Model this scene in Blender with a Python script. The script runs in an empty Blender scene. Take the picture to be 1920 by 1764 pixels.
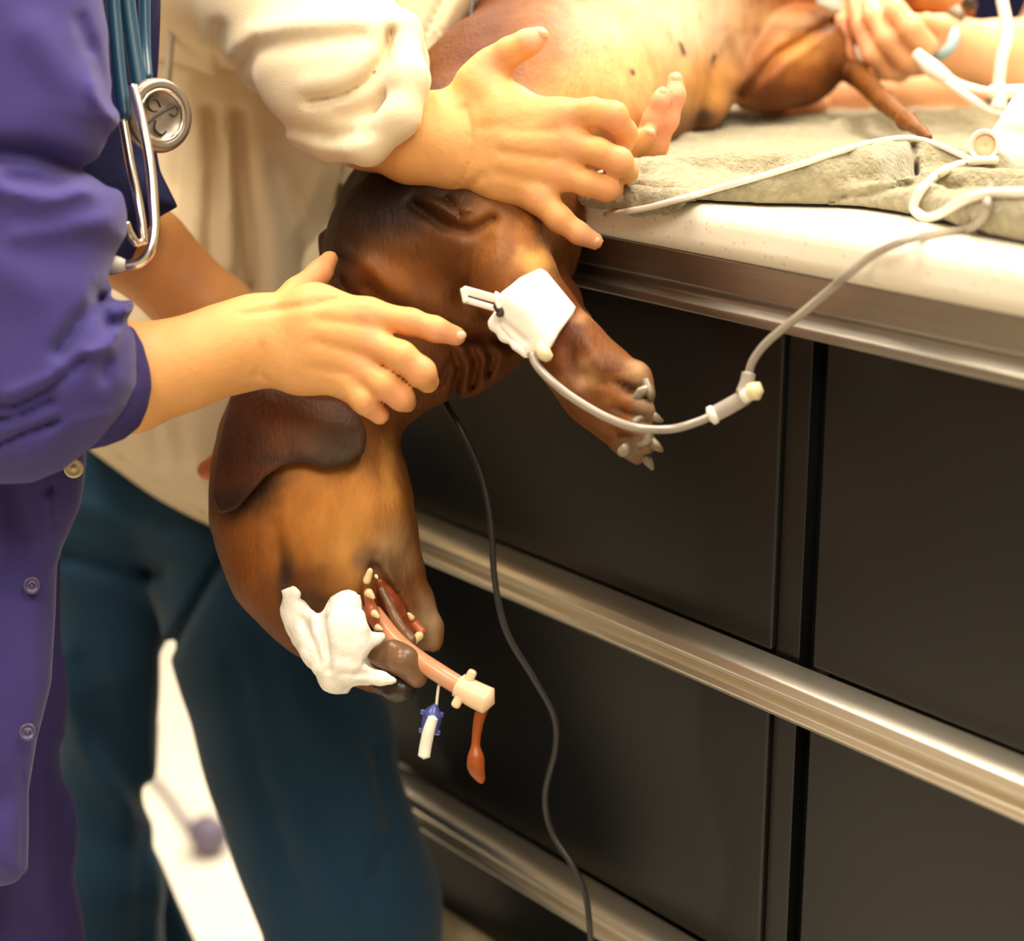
import bpy, math, random
import numpy as np
from mathutils import Vector, Matrix

# ------------------------------------------------------------------ camera, world, lights
F = 3600.0                      # focal length in pixels of the 1920 wide frame
PITCH = math.radians(16.3)
CAM_H = 1.115
sc = bpy.context.scene
col = bpy.data.collections.new('scene'); sc.collection.children.link(col)
cam_d = bpy.data.cameras.new('camera'); cam = bpy.data.objects.new('camera', cam_d); col.objects.link(cam)
cam_d.sensor_fit = 'HORIZONTAL'; cam_d.sensor_width = 36; cam_d.lens = 36 * F / 1920
cam.location = (0, 0, CAM_H); cam.rotation_euler = (math.pi / 2 - PITCH, 0, 0)
cam_d.clip_start = .05
cam_d.dof.use_dof = True; cam_d.dof.focus_distance = 1.14; cam_d.dof.aperture_fstop = 3.6
sc.camera = cam
sc.view_settings.view_transform = 'Standard'; sc.view_settings.look = 'None'
sc.view_settings.gamma = 1; sc.view_settings.use_curve_mapping = False
sc.view_settings.exposure = 0.28
w = bpy.data.worlds.new('world'); sc.world = w; w.use_nodes = True
w.node_tree.nodes['Background'].inputs[0].default_value = (1, .9, .77, 1)
w.node_tree.nodes['Background'].inputs[1].default_value = .42

LAMPS = [(-.6, 1.3, 36), (.7, 1.3, 44), (-.6, 2.9, 22), (.9, 3.0, 66), (-.6, -.5, 27), (.7, -.5, 26)]
for (lx, ly, e) in LAMPS:
    ld = bpy.data.lights.new('ceiling_light', 'AREA'); ld.shape = 'RECTANGLE'; ld.size = .56; ld.size_y = 1.16
    ld.energy = e; ld.color = (1, .89, .72)
    lo = bpy.data.objects.new('ceiling_light_lamp', ld); lo.location = (lx, ly, 2.575); col.objects.link(lo)

# ------------------------------------------------------------------ coordinates
cp, sp = math.cos(PITCH), math.sin(PITCH)
def pt(px, py, d):
    """camera metric point (right, up, depth) of a pixel at a depth"""
    return np.array([(px - 960) / F * d, (882 - py) / F * d, d])
def c2w(V):
    V = np.asarray(V, float).reshape(-1, 3)
    X, Y, D = V[:, 0], V[:, 1], V[:, 2]
    return np.stack([X, Y * sp + D * cp, CAM_H + Y * cp - D * sp], 1)
def w2c(V):
    V = np.asarray(V, float).reshape(-1, 3)
    x, y, z = V[:, 0], V[:, 1], V[:, 2] - CAM_H
    return np.stack([x, y * sp + z * cp, y * cp - z * sp], 1)
def W(px, py, d): return c2w(pt(px, py, d))[0]
def depth_z(px, py, z):
    dz = (882 - py) / F * cp - sp
    return (z - CAM_H) / dz
TH = math.radians(38.3)
CU = np.array([-math.sin(TH), math.cos(TH), 0]); CN = np.array([math.cos(TH), math.sin(TH), 0]); CZ = np.array([0, 0, 1.])
P0 = np.array([.0496, 1.1827, 0.])
S_END = .30                     # where the counter stops on the left
def cw(s, n, z): return P0 + CU * s + CN * n + CZ * z    # counter coordinates

# ------------------------------------------------------------------ scene helpers
def tag(o, label=None, cat=None, group=None, kind=None):
    if label: o['label'] = label
    if cat: o['category'] = cat
    if group: o['group'] = group
    if kind: o['kind'] = kind
    return o
def empty(name, loc, label, cat, group=None):
    o = bpy.data.objects.new(name, None); col.objects.link(o); o.location = Vector([float(v) for v in loc])
    o.empty_display_size = .02
    return tag(o, label, cat, group)
def link(name, me, mat, parent=None, smooth=True):
    o = bpy.data.objects.new(name, me); col.objects.link(o)
    if mat: me.materials.append(mat)
    if smooth and len(me.polygons): me.polygons.foreach_set('use_smooth', [True] * len(me.polygons))
    if parent:
        o.parent = parent
        me.transform(Matrix.Translation(-parent_world(parent)))
    me.update()
    return o
def parent_world(p):
    v = Vector((0, 0, 0))
    while p: v = v + p.location; p = p.parent
    return v
def mesh_vf(name, V, Fc, mat, parent=None, smooth=True, colors=None):
    me = bpy.data.meshes.new(name)
    V = np.asarray(V, np.float32); Fc = np.asarray(Fc, np.int32)
    n = Fc.shape[1]
    me.vertices.add(len(V)); me.vertices.foreach_set('co', V.ravel())
    me.loops.add(Fc.size); me.loops.foreach_set('vertex_index', Fc.ravel())
    me.polygons.add(len(Fc)); me.polygons.foreach_set('loop_start', np.arange(0, Fc.size, n, dtype=np.int32))
    me.update(calc_edges=True); me.validate()
    if colors is not None:
        a = me.color_attributes.new('coat', 'FLOAT_COLOR', 'POINT')
        c = np.ones((len(V), 4), np.float32); c[:, :3] = colors
        a.data.foreach_set('color', c.ravel())
    return link(name, me, mat, parent, smooth)

def box_faces(): return [[0, 1, 3, 2], [4, 6, 7, 5], [0, 4, 5, 1], [2, 3, 7, 6], [0, 2, 6, 4], [1, 5, 7, 3]]
def cbox(name, s0, s1, n0, n1, z0, z1, mat, parent=None, bevel=0.0, seg=3):
    """box in counter coordinates"""
    V = [cw(s, n, z) for s in (s0, s1) for n in (n0, n1) for z in (z0, z1)]
    o = mesh_vf(name, V, box_faces(), mat, parent, False)
    if bevel: add_bevel(o, bevel, seg)
    return o
def wbox(name, a, b, mat, parent=None, bevel=0.0):
    V = [(x, y, z) for x in (a[0], b[0]) for y in (a[1], b[1]) for z in (a[2], b[2])]
    o = mesh_vf(name, V, box_faces(), mat, parent, False)
    if bevel: add_bevel(o, bevel, 3)
    return o
def add_bevel(o, wd, seg=3):
    m = o.modifiers.new('bevel', 'BEVEL'); m.width = wd; m.segments = seg; m.limit_method = 'ANGLE'
    o.data.polygons.foreach_set('use_smooth', [True] * len(o.data.polygons))
    n = o.modifiers.new('wn', 'WEIGHTED_NORMAL'); n.keep_sharp = False
def catmull(P, n=10):
    P = np.asarray(P, float); P = np.vstack([2 * P[0] - P[1], P, 2 * P[-1] - P[-2]])
    out = []
    for i in range(1, len(P) - 2):
        t = np.linspace(0, 1, n, endpoint=False)[:, None]
        a, b, c, d = P[i - 1], P[i], P[i + 1], P[i + 2]
        out.append(.5 * ((2 * b) + (-a + c) * t + (2 * a - 5 * b + 4 * c - d) * t ** 2 + (-a + 3 * b - 3 * c + d) * t ** 3))
    return np.vstack(out + [P[-2:-1]])
def tube(name, pts, r, mat, parent=None, n=10, sides=12, flat=1.0, world=False):
    """pts: (px,py,depth[,radius]) or world points; a swept tube closed at both ends"""
    if world:
        P = np.array([p[:3] for p in pts], float)
    else:
        P = np.array([W(*p[:3]) for p in pts])
    R = np.array([p[3] if len(p) > 3 else r for p in pts], float)
    Q = catmull(np.hstack([P, R[:, None]]), n) if len(P) > 2 or n == 1 else np.hstack([P, R[:, None]])
    C_, R_ = Q[:, :3], np.abs(Q[:, 3])
    T = np.gradient(C_, axis=0); T /= np.linalg.norm(T, axis=1)[:, None] + 1e-12
    up = np.array([.3, -.8, .52]); N = np.cross(T[0], up); N /= np.linalg.norm(N)
    V = []
    for i in range(len(C_)):
        N = N - T[i] * (N @ T[i]); N /= np.linalg.norm(N); B = np.cross(T[i], N)
        for k in range(sides):
            a = 2 * math.pi * k / sides
            V.append(C_[i] + R_[i] * (math.cos(a) * N + flat * math.sin(a) * B))
    fs = []
    for i in range(len(C_) - 1):
        for k in range(sides):
            k2 = (k + 1) % sides
            fs.append([i * sides + k, i * sides + k2, (i + 1) * sides + k2, (i + 1) * sides + k])
    c0 = len(V); V.append(C_[0] - T[0] * R_[0] * .5); V.append(C_[-1] + T[-1] * R_[-1] * .5)
    b = (len(C_) - 1) * sides
    for k in range(0, sides, 2):
        fs.append([c0, (k + 2) % sides, k + 1, k]); fs.append([c0 + 1, b + k, b + k + 1, b + (k + 2) % sides])
    return mesh_vf(name, V, fs, mat, parent)
def lathe(name, origin, axis, prof, mat, parent=None, sides=40):
    """prof: list of (distance along axis, radius)"""
    A = np.array(axis, float); A /= np.linalg.norm(A)
    t = np.array([0, 0, 1.]) if abs(A[2]) < .9 else np.array([1., 0, 0])
    N = np.cross(A, t); N /= np.linalg.norm(N); B = np.cross(A, N); O = np.array(origin, float)
    V = [O + A * h + r * (math.cos(2 * math.pi * k / sides) * N + math.sin(2 * math.pi * k / sides) * B) for h, r in prof for k in range(sides)]
    fs = [[i * sides + k, i * sides + (k + 1) % sides, (i + 1) * sides + (k + 1) % sides, (i + 1) * sides + k] for i in range(len(prof) - 1) for k in range(sides)]
    return mesh_vf(name, V, fs, mat, parent)

# ------------------------------------------------------------------ solid modelling with distance fields
def seg_t(p, a, b):
    ab = b - a; t = np.clip(((p - a) @ ab) / (ab @ ab + 1e-12), 0, 1)
    return t, np.linalg.norm(p - a - t[:, None] * ab, axis=1)
def cone(a, b, ra, rb, zs=1.0):
    a = np.array(a, float); b = np.array(b, float)
    if zs != 1.0:
        s = np.array([1, 1, 1 / zs])
        def g(p):
            t, d = seg_t((p - a) * s, a * 0, (b - a) * s); return (d - (ra + (rb - ra) * t)) * min(1, zs)
        return g
    def g(p):
        t, d = seg_t(p, a, b); return d - (ra + (rb - ra) * t)
    return g
def chain(pts, zs=1.0, k=.006):
    """pts (px,py,depth,radius in px)"""
    c = []
    for a, b in zip(pts[:-1], pts[1:]):
        c.append(cone(pt(*a[:3]), pt(*b[:3]), a[3] * a[2] / F, b[3] * b[2] / F, zs))
    if len(c) == 1: return c[0]
    return U(k, *c)
def ell(px, py, d, rx, ry, rz, ang=0):
    """ellipsoid, radii px,px,metres, rotated about the view axis"""
    c = pt(px, py, d); r = np.array([rx * d / F, ry * d / F, rz]); ca, sa = math.cos(math.radians(ang)), math.sin(math.radians(ang))
    def g(p):
        q = p - c; x = q[:, 0] * ca - q[:, 1] * sa; y = q[:, 0] * sa + q[:, 1] * ca
        q = np.stack([x, y, q[:, 2]], 1)
        k0 = np.linalg.norm(q / r, axis=1); k1 = np.linalg.norm(q / (r * r), axis=1) + 1e-9
        return k0 * (k0 - 1) / k1
    return g
def poly_sd(x, y, P):
    P = np.asarray(P, float); d = np.full(len(x), 1e18); s = np.ones(len(x)); n = len(P); j = n - 1
    for i in range(n):
        ex, ey = P[j] - P[i]; wx, wy = x - P[i][0], y - P[i][1]
        t = np.clip((wx * ex + wy * ey) / (ex * ex + ey * ey), 0, 1)
        d = np.minimum(d, (wx - ex * t) ** 2 + (wy - ey * t) ** 2)
        c1 = y >= P[i][1]; c2 = y < P[j][1]; c3 = ex * wy > ey * wx
        flip = (c1 & c2 & c3) | (~c1 & ~c2 & ~c3); s = np.where(flip, -s, s); j = i
    return s * np.sqrt(d)
def slab(P, depth, thick, rnd, tilt=(0, 0), ref=None):
    """rounded prism of an outline in pixels at a depth; tilt = depth change per metre right/up"""
    P = np.array(P, float)
    M = np.stack([(P[:, 0] - 960) / F * depth, (882 - P[:, 1]) / F * depth], 1); c = M.mean(0)
    def g(p):
        zc = depth + (p[:, 0] - c[0]) * tilt[0] + (p[:, 1] - c[1]) * tilt[1]
        u = p[:, 0] * depth / p[:, 2]; v = p[:, 1] * depth / p[:, 2]
        a = poly_sd(u, v, M) + rnd; b = np.abs(p[:, 2] - zc) - thick + rnd
        return (np.minimum(np.maximum(a, b), 0) + np.sqrt(np.maximum(a, 0) ** 2 + np.maximum(b, 0) ** 2) - rnd) * .9
    return g
def smin(a, b, k):
    h = np.clip(.5 + .5 * (b - a) / k, 0, 1); return b + (a - b) * h - k * h * (1 - h)
def U(k, *fs):
    def g(p):
        r = fs[0](p)
        for f_ in fs[1:]:
            q = f_(p); r = smin(r, q, k) if k > 0 else np.minimum(r, q)
        return r
    return g
def sub(k, a, *bs):
    def g(p):
        r = a(p)
        for b in bs:
            r = -smin(-r, b(p), k)
        return r
    return g
def scr(p): return 960 + F * p[:, 0] / p[:, 2], 882 - F * p[:, 1] / p[:, 2]
def folds(base, L, zlim=None):
    """L: list of (pts, width px, amplitude m): grooves (+) or ridges (-) pressed into a cloth or skin"""
    def g(p):
        r = base(p); m = np.abs(r) < .03
        if not m.any(): return r
        q = p[m]; x, y = scr(q); s = np.stack([x, y], 1); add = np.zeros(len(q))
        for P, wd, amp in L:
            P = np.array(P, float); best = None
            for a, b in zip(P[:-1], P[1:]):
                t, d = seg_t(s, a, b); best = d if best is None else np.minimum(best, d)
            e = amp * np.exp(-(best / wd) ** 2)
            if zlim is not None: e = e * (q[:, 2] < zlim)
            add += e
        r[m] += add
        return r
    return g
def vnoise(p, scale, seed=0):
    q = p * scale + seed * 17.3; i = np.floor(q).astype(np.int64); f_ = q - i; f_ = f_ * f_ * (3 - 2 * f_)
    def h(ix, iy, iz):
        n = (ix * 374761393 + iy * 668265263 + iz * 2147483647 + seed * 974711) & 0x7fffffff
        n = ((n ^ (n >> 13)) * 1274126177) & 0x7fffffff
        return ((n ^ (n >> 16)) & 0xffff) / 65535.0
    r = 0
    for dx in (0, 1):
        wx = f_[:, 0] if dx else 1 - f_[:, 0]
        for dy in (0, 1):
            wy = f_[:, 1] if dy else 1 - f_[:, 1]
            for dz in (0, 1):
                wz = f_[:, 2] if dz else 1 - f_[:, 2]
                r = r + wx * wy * wz * h(i[:, 0] + dx, i[:, 1] + dy, i[:, 2] + dz)
    return r * 2 - 1
def noisy(base, amp, scale, seed=0, aniso=(1, 1, 1)):
    A = np.array(aniso, float)
    def g(p):
        r = base(p); m = np.abs(r) < .02
        if m.any(): r[m] += amp * vnoise(p[m] * A, scale, seed)
        return r
    return g
def polygonize(f_, lo, hi, h, B=8, L=1.6):
    lo = np.array(lo, float); hi = np.array(hi, float); nb = np.ceil((hi - lo) / (B * h)).astype(int)
    g = np.stack(np.meshgrid(*[np.arange(n) for n in nb], indexing='ij'), -1).reshape(-1, 3)
    cen = lo + (g + .5) * B * h
    v = np.concatenate([f_(cen[i:i + 200000]) for i in range(0, len(cen), 200000)])
    g = g[np.abs(v) < B * h * .87 * L]
    o = np.arange(B + 1); off = np.stack(np.meshgrid(o, o, o, indexing='ij'), -1).reshape(-1, 3)
    N = nb * B + 2
    def key(c): return (c[:, 0] * N[1] + c[:, 1]) * N[2] + c[:, 2]
    keys, verts, quads = [], [], []
    corners = [(a, b, c) for a in (0, 1) for b in (0, 1) for c in (0, 1)]
    for s in range(0, len(g), 400):
        gb = g[s:s + 400]; base = gb * B
        idx = base[:, None, :] + off[None]
        val = f_((lo + idx.reshape(-1, 3) * h)).reshape(len(gb), B + 1, B + 1, B + 1)
        cv = np.stack([val[:, a:a + B, b:b + B, c:c + B] for a, b, c in corners], -1)
        neg = cv < 0; act = neg.any(-1) & ~neg.all(-1)
        bi, i, j, k = np.nonzero(act)
        c = cv[bi, i, j, k]; cell = base[bi] + np.stack([i, j, k], 1)
        acc = np.zeros((len(cell), 3)); cnt = np.zeros(len(cell))
        for e0 in range(8):
            for ax in range(3):
                e1 = e0 | (4 >> ax)
                if e1 == e0: continue
                a, b = c[:, e0], c[:, e1]; x = (a < 0) != (b < 0)
                t = np.where(x, a / np.where(x, a - b, 1), 0)
                q = np.tile(np.array(corners[e0], float), (len(cell), 1)); q[:, ax] += t
                acc += q * x[:, None]; cnt += x
        keys.append(key(cell)); verts.append(lo + (cell + acc / cnt[:, None]) * h)
        for ax in range(3):
            e = [0, 0, 0]; e[ax] = 1
            v0 = val[:, :B, :B, :B]; v1 = val[:, e[0]:B + e[0], e[1]:B + e[1], e[2]:B + e[2]]
            bi, i, j, k = np.nonzero((v0 < 0) != (v1 < 0)); cc = base[bi] + np.stack([i, j, k], 1)
            inside = v0[bi, i, j, k] < 0
            u_, w_ = (ax + 1) % 3, (ax + 2) % 3; eu = np.zeros(3, int); eu[u_] = 1; ew = np.zeros(3, int); ew[w_] = 1
            q = np.stack([key(cc - eu - ew), key(cc - ew), key(cc), key(cc - eu)], 1)
            q[~inside] = q[~inside][:, ::-1]; quads.append(q)
    keys = np.concatenate(keys); verts = np.concatenate(verts); quads = np.concatenate(quads)
    order = np.argsort(keys); ks = keys[order]; verts = verts[order]
    pos = np.clip(np.searchsorted(ks, quads), 0, len(ks) - 1); ok = (ks[pos] == quads).all(1)
    return verts, pos[ok]
def relax(V, Q, it=2, lam=.5):
    a = np.concatenate([Q[:, 0], Q[:, 1], Q[:, 2], Q[:, 3]]); b = np.concatenate([Q[:, 1], Q[:, 2], Q[:, 3], Q[:, 0]])
    i = np.concatenate([a, b]); j = np.concatenate([b, a]); cnt = np.maximum(np.bincount(i, minlength=len(V)), 1)[:, None]
    for _ in range(it):
        S = np.stack([np.bincount(i, weights=V[j, k], minlength=len(V)) for k in range(3)], 1) / cnt
        V = V + lam * (S - V)
    return V
def solid(name, f_, bounds, h, mat, parent=None, colf=None, it=2):
    """bounds: list of (px,py,depth,margin m)"""
    P = np.array([pt(*b[:3]) for b in bounds]); M = np.array([b[3] + (.05 if h > .0016 else .02) for b in bounds])[:, None]
    lo = (P - M).min(0); hi = (P + M).max(0)
    V, Q = polygonize(f_, lo, hi, h)
    if it: V = relax(V, Q, it)
    cols = colf(V) if colf else None
    return mesh_vf(name, c2w(V), Q[:, ::-1], mat, parent, True, cols)

# ------------------------------------------------------------------ materials
def lin(c):
    c = np.array(c, float) / 255; return tuple(np.where(c < .04045, c / 12.92, ((c + .055) / 1.055) ** 2.4))
def mat(name, rgb, rough=.5, metal=0, bump=0, bscale=200, var=0, vscale=20, sss=0, coat=0, alpha=1, trans=0, attr=False,
        stretch=(1, 1, 1), sheen=0, spec=.5, detail=4, rgb2=None, bdist=.001, speck=None):
    m = bpy.data.materials.new(name); m.use_nodes = True; nt = m.node_tree; b = nt.nodes['Principled BSDF']
    c = lin(rgb); b.inputs['Base Color'].default_value = (*c, 1)
    b.inputs['Roughness'].default_value = rough; b.inputs['Metallic'].default_value = metal
    b.inputs['Specular IOR Level'].default_value = spec
    if sss:
        b.inputs['Subsurface Weight'].default_value = sss; b.inputs['Subsurface Radius'].default_value = (1, .35, .15)
        b.inputs['Subsurface Scale'].default_value = .006
    if coat: b.inputs['Coat Weight'].default_value = coat; b.inputs['Coat Roughness'].default_value = .12
    if sheen: b.inputs['Sheen Weight'].default_value = sheen
    if trans: b.inputs['Transmission Weight'].default_value = trans
    if alpha < 1: b.inputs['Alpha'].default_value = alpha
    tc = nt.nodes.new('ShaderNodeTexCoord'); mp = nt.nodes.new('ShaderNodeMapping'); mp.inputs['Scale'].default_value = stretch
    nt.links.new(tc.outputs['Object'], mp.inputs[0])
    src = None
    if attr:
        a = nt.nodes.new('ShaderNodeAttribute'); a.attribute_name = 'coat'; src = a.outputs['Color']
    if var:
        n = nt.nodes.new('ShaderNodeTexNoise'); n.inputs['Scale'].default_value = vscale; n.inputs['Detail'].default_value = detail
        nt.links.new(mp.outputs[0], n.inputs['Vector'])
        mx = nt.nodes.new('ShaderNodeMix'); mx.data_type = 'RGBA'; mx.blend_type = 'MULTIPLY' if rgb2 is None else 'MIX'
        r = nt.nodes.new('ShaderNodeMapRange'); r.inputs[1].default_value = .38; r.inputs[2].default_value = .66
        nt.links.new(n.outputs['Fac'], r.inputs[0])
        mu = nt.nodes.new('ShaderNodeMath'); mu.operation = 'MULTIPLY'; mu.inputs[1].default_value = var; nt.links.new(r.outputs[0], mu.inputs[0])
        nt.links.new(mu.outputs[0], mx.inputs[0]); mx.inputs[6].default_value = (*c, 1)
        if src: nt.links.new(src, mx.inputs[6])
        mx.inputs[7].default_value = (.55, .5, .46, 1) if rgb2 is None else (*lin(rgb2), 1)
        src = mx.outputs[2]
    if speck:
        vo = nt.nodes.new('ShaderNodeTexVoronoi'); vo.inputs['Scale'].default_value = 170; nt.links.new(tc.outputs['Object'], vo.inputs['Vector'])
        lt = nt.nodes.new('ShaderNodeMath'); lt.operation = 'LESS_THAN'; lt.inputs[1].default_value = .17; nt.links.new(vo.outputs['Distance'], lt.inputs[0])
        mx = nt.nodes.new('ShaderNodeMix'); mx.data_type = 'RGBA'; mx.inputs[6].default_value = (*c, 1); mx.inputs[7].default_value = (*lin(speck), 1)
        mu = nt.nodes.new('ShaderNodeMath'); mu.operation = 'MULTIPLY'; mu.inputs[1].default_value = .34; nt.links.new(lt.outputs[0], mu.inputs[0])
        nt.links.new(mu.outputs[0], mx.inputs[0]); src = mx.outputs[2]
    if src: nt.links.new(src, b.inputs['Base Color'])
    if bump:
        n = nt.nodes.new('ShaderNodeTexNoise'); n.inputs['Scale'].default_value = bscale; n.inputs['Detail'].default_value = 3
        nt.links.new(mp.outputs[0], n.inputs['Vector'])
        bp = nt.nodes.new('ShaderNodeBump'); bp.inputs['Strength'].default_value = bump; bp.inputs['Distance'].default_value = bdist
        nt.links.new(n.outputs['Fac'], bp.inputs['Height']); nt.links.new(bp.outputs[0], b.inputs['Normal'])
    return m
M = dict(
    skin=mat('skin', (232, 172, 128), .52, spec=.35, sss=.06, bump=.35, bscale=240, attr=True, var=.13, vscale=45),
    fur=mat('dog_fur', (120, 62, 26), .56, bump=.7, bscale=420, attr=True, var=.4, vscale=90, stretch=(1, .7, .35), spec=.2),
    purple=mat('purple_cotton', (68, 61, 128), .9, bump=.35, bscale=900, var=.18, vscale=9, sheen=.15, spec=.2),
    purple_dark=mat('purple_cuff', (58, 50, 104), .85, bump=.35, bscale=900, spec=.2),
    navy=mat('navy_cotton', (28, 30, 66), .85, bump=.3, bscale=700, spec=.2),
    cream=mat('cream_cotton', (226, 208, 176), .85, bump=.25, bscale=900, spec=.2, sheen=.1),
    teal=mat('teal_scrub_cotton', (24, 54, 76), .9, bump=.3, bscale=700, var=.2, vscale=7, spec=.2, sheen=.1),
    laminate=mat('speckled_laminate', (248, 240, 222), .2, var=.0, spec=.6, speck=(178, 146, 108)),
    steel=mat('brushed_steel', (176, 170, 160), .38, metal=1, bump=.12, bscale=60, stretch=(1, 1, 30), var=.25, vscale=5),
    rail=mat('rail_steel', (236, 228, 212), .40, metal=1, bump=.08, bscale=60),
    black=mat('black_laminate', (19, 18, 18), .33, bump=.05, bscale=60, var=.3, vscale=5, spec=.5),
    blackgap=mat('black_post', (14, 13, 12), .5, bump=.05, bscale=60),
    plinth=mat('beige_plinth', (176, 158, 126), .5, bump=.1, bscale=90, var=.2),
    floor=mat('pale_vinyl_floor', (246, 240, 226), .35, var=.2, vscale=30, bump=.03, bscale=80),
    wall=mat('painted_wall', (214, 200, 176), .8, bump=.08, bscale=150, var=.06),
    ceiling=mat('ceiling_tile', (228, 222, 208), .9, bump=.3, bscale=180, var=.1, vscale=90),
    towel=mat('towel_terry', (160, 152, 124), .95, bump=1.0, bscale=380, var=.5, vscale=190, sheen=.4, spec=.1, bdist=.002),
    white=mat('white_tape', (246, 240, 226), .7, bump=.25, bscale=500, spec=.3),
    gauze=mat('white_gauze', (246, 241, 232), .9, bump=.5, bscale=520, spec=.1),
    plastic=mat('white_plastic', (240, 234, 222), .35, bump=.03, bscale=90),
    clear=mat('clear_tubing', (186, 176, 162), .18, bump=.02, bscale=80, trans=.45, spec=.6),
    wtube=mat('milky_tubing', (246, 238, 224), .22, bump=.02, bscale=80, trans=.15, spec=.6),
    clearcap=mat('clear_plastic', (225, 215, 205), .12, bump=.02, bscale=80, trans=.6),
    cable=mat('black_cable', (44, 42, 43), .4, bump=.05, bscale=200),
    chrome=mat('satin_chrome', (226, 218, 206), .2, metal=1, bump=.03, bscale=200),
    dulls=mat('dull_steel', (150, 140, 130), .35, metal=.8, bump=.05, bscale=200),
    teal_rubber=mat('teal_rubber', (20, 66, 92), .35, bump=.03, bscale=200),
    grey_rubber=mat('grey_rubber', (198, 192, 180), .5, bump=.03, bscale=200),
    ettube=mat('pink_stained_tube', (226, 152, 112), .25, bump=.05, bscale=100, var=.5, vscale=80, rgb2=(200, 178, 150), trans=.1),
    etcap=mat('pale_connector', (246, 214, 178), .3, bump=.03, bscale=100, var=.3, vscale=90, rgb2=(240, 180, 140)),
    drip=mat('rust_fluid', (150, 74, 24), .35, bump=.1, bscale=120, var=.3, vscale=70, rgb2=(120, 46, 14)),
    blue=mat('blue_valve', (74, 88, 168), .3, bump=.03, bscale=100, trans=.3),
    red=mat('red_wire', (214, 90, 70), .4, bump=.03, bscale=100),
    claw=mat('grey_claw', (122, 108, 86), .35, bump=.1, bscale=300, var=.4, vscale=150),
    pad=mat('wet_grey_pad', (104, 92, 78), .16, bump=.7, bscale=240, var=.7, vscale=110, rgb2=(176, 164, 142)),
    tooth=mat('tooth', (226, 204, 156), .25, bump=.05, bscale=300),
    tongue=mat('tongue', (128, 92, 62), .3, bump=.5, bscale=200, var=.5, vscale=90, rgb2=(96, 78, 60)),
    mouth=mat('mouth_lining', (120, 50, 24), .2, bump=.4, bscale=200, var=.5, vscale=90, rgb2=(186, 100, 66)),
    nose=mat('dog_nose', (52, 42, 34), .3, bump=.6, bscale=300),
    gum=mat('gum', (184, 98, 66), .25, var=.5, vscale=120, bump=.2, bscale=200),
    nail=mat('fingernail', (240, 186, 150), .22, bump=.02, bscale=100, sss=.1),
    button=mat('cream_button', (230, 214, 170), .3, bump=.03, bscale=100),
    snap=mat('grey_snap', (92, 84, 120), .35, metal=.5, bump=.03, bscale=100),
    band=mat('blue_grey_elastic', (150, 176, 178), .6, bump=.3, bscale=400),
    plug=mat('grey_purple_rubber', (98, 88, 110), .6, bump=.1, bscale=80),
    shoe=mat('black_shoe', (30, 30, 32), .5, bump=.2, bscale=120),
    lampm=None)
lm = bpy.data.materials.new('lamp_diffuser'); lm.use_nodes = True
lb = lm.node_tree.nodes['Principled BSDF']; lb.inputs['Emission Color'].default_value = (1, .88, .7, 1); lb.inputs['Emission Strength'].default_value = 3
M['lampm'] = lm

# ------------------------------------------------------------------ room
R0, R1, RY0, RY1, RZ = -2.6, 2.6, -1.9, 4.2, 2.6
def struct(name, a, b, m): return tag(wbox(name, a, b, m), kind='structure')
struct('floor', (R0, RY0, -.08), (R1, RY1, 0), M['floor'])
struct('ceiling', (R0, RY0, RZ), (R1, RY1, RZ + .08), M['ceiling'])
struct('wall_back', (R0, RY1, 0), (R1, RY1 + .08, RZ), M['wall'])
struct('wall_front', (R0, RY0 - .08, 0), (R1, RY0, RZ), M['wall'])
struct('wall_left', (R0 - .08, RY0, 0), (R0, RY1, RZ), M['wall'])
struct('wall_right', (R1, RY0, 0), (R1 + .08, RY1, RZ), M['wall'])
struct('baseboard_back', (R0, RY1 - .012, 0), (R1, RY1, .1), M['plinth'])
for i, (lx, ly, e) in enumerate(LAMPS):
    o = wbox('ceiling_light', (lx - .3, ly - .6, 2.585), (lx + .3, ly + .6, 2.6), M['plastic'], None)
    tag(o, 'flat rectangular ceiling light panel, %s' % ['over the two people at the counter end', 'over the counter', 'far left by the back wall', 'far right by the back wall', 'near the camera on the left', 'near the camera on the right'][i], 'ceiling light', 'ceiling light panels')

# ------------------------------------------------------------------ counter
SR, SL = -1.15, S_END
DEP = .62
ZB, ZT = .921, .951
top = cbox('countertop', SR, SL, -.004, DEP, ZB, ZT, M['laminate'], None, .011, 5)
tag(top, 'speckled cream laminate countertop under the towel and dog', 'countertop')
base = cw((SR + SL) / 2, .3, 0)
cab = empty('drawer_cabinet', base, 'black fronted cabinet with steel rails under the speckled countertop', 'cabinet')
cbox('body', SR, SL - .012, .03, DEP - .02, .12, ZB, M['black'], cab)
def profile(name, pr, s0, s1, m, parent):
    """closed (n,z) outline extruded along the counter"""
    k = len(pr); V = [cw(s0, n, z) for n, z in pr] + [cw(s1, n, z) for n, z in pr]
    me = bpy.data.meshes.new(name)
    fs = [[i, (i + 1) % k, k + (i + 1) % k, k + i] for i in range(k)] + [list(range(k))[::-1], list(range(k, 2 * k))]
    me.from_pydata([tuple(map(float, v)) for v in V], [], fs); me.update()
    o = link(name, me, m, parent, False); add_bevel(o, .0012, 2); return o
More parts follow.
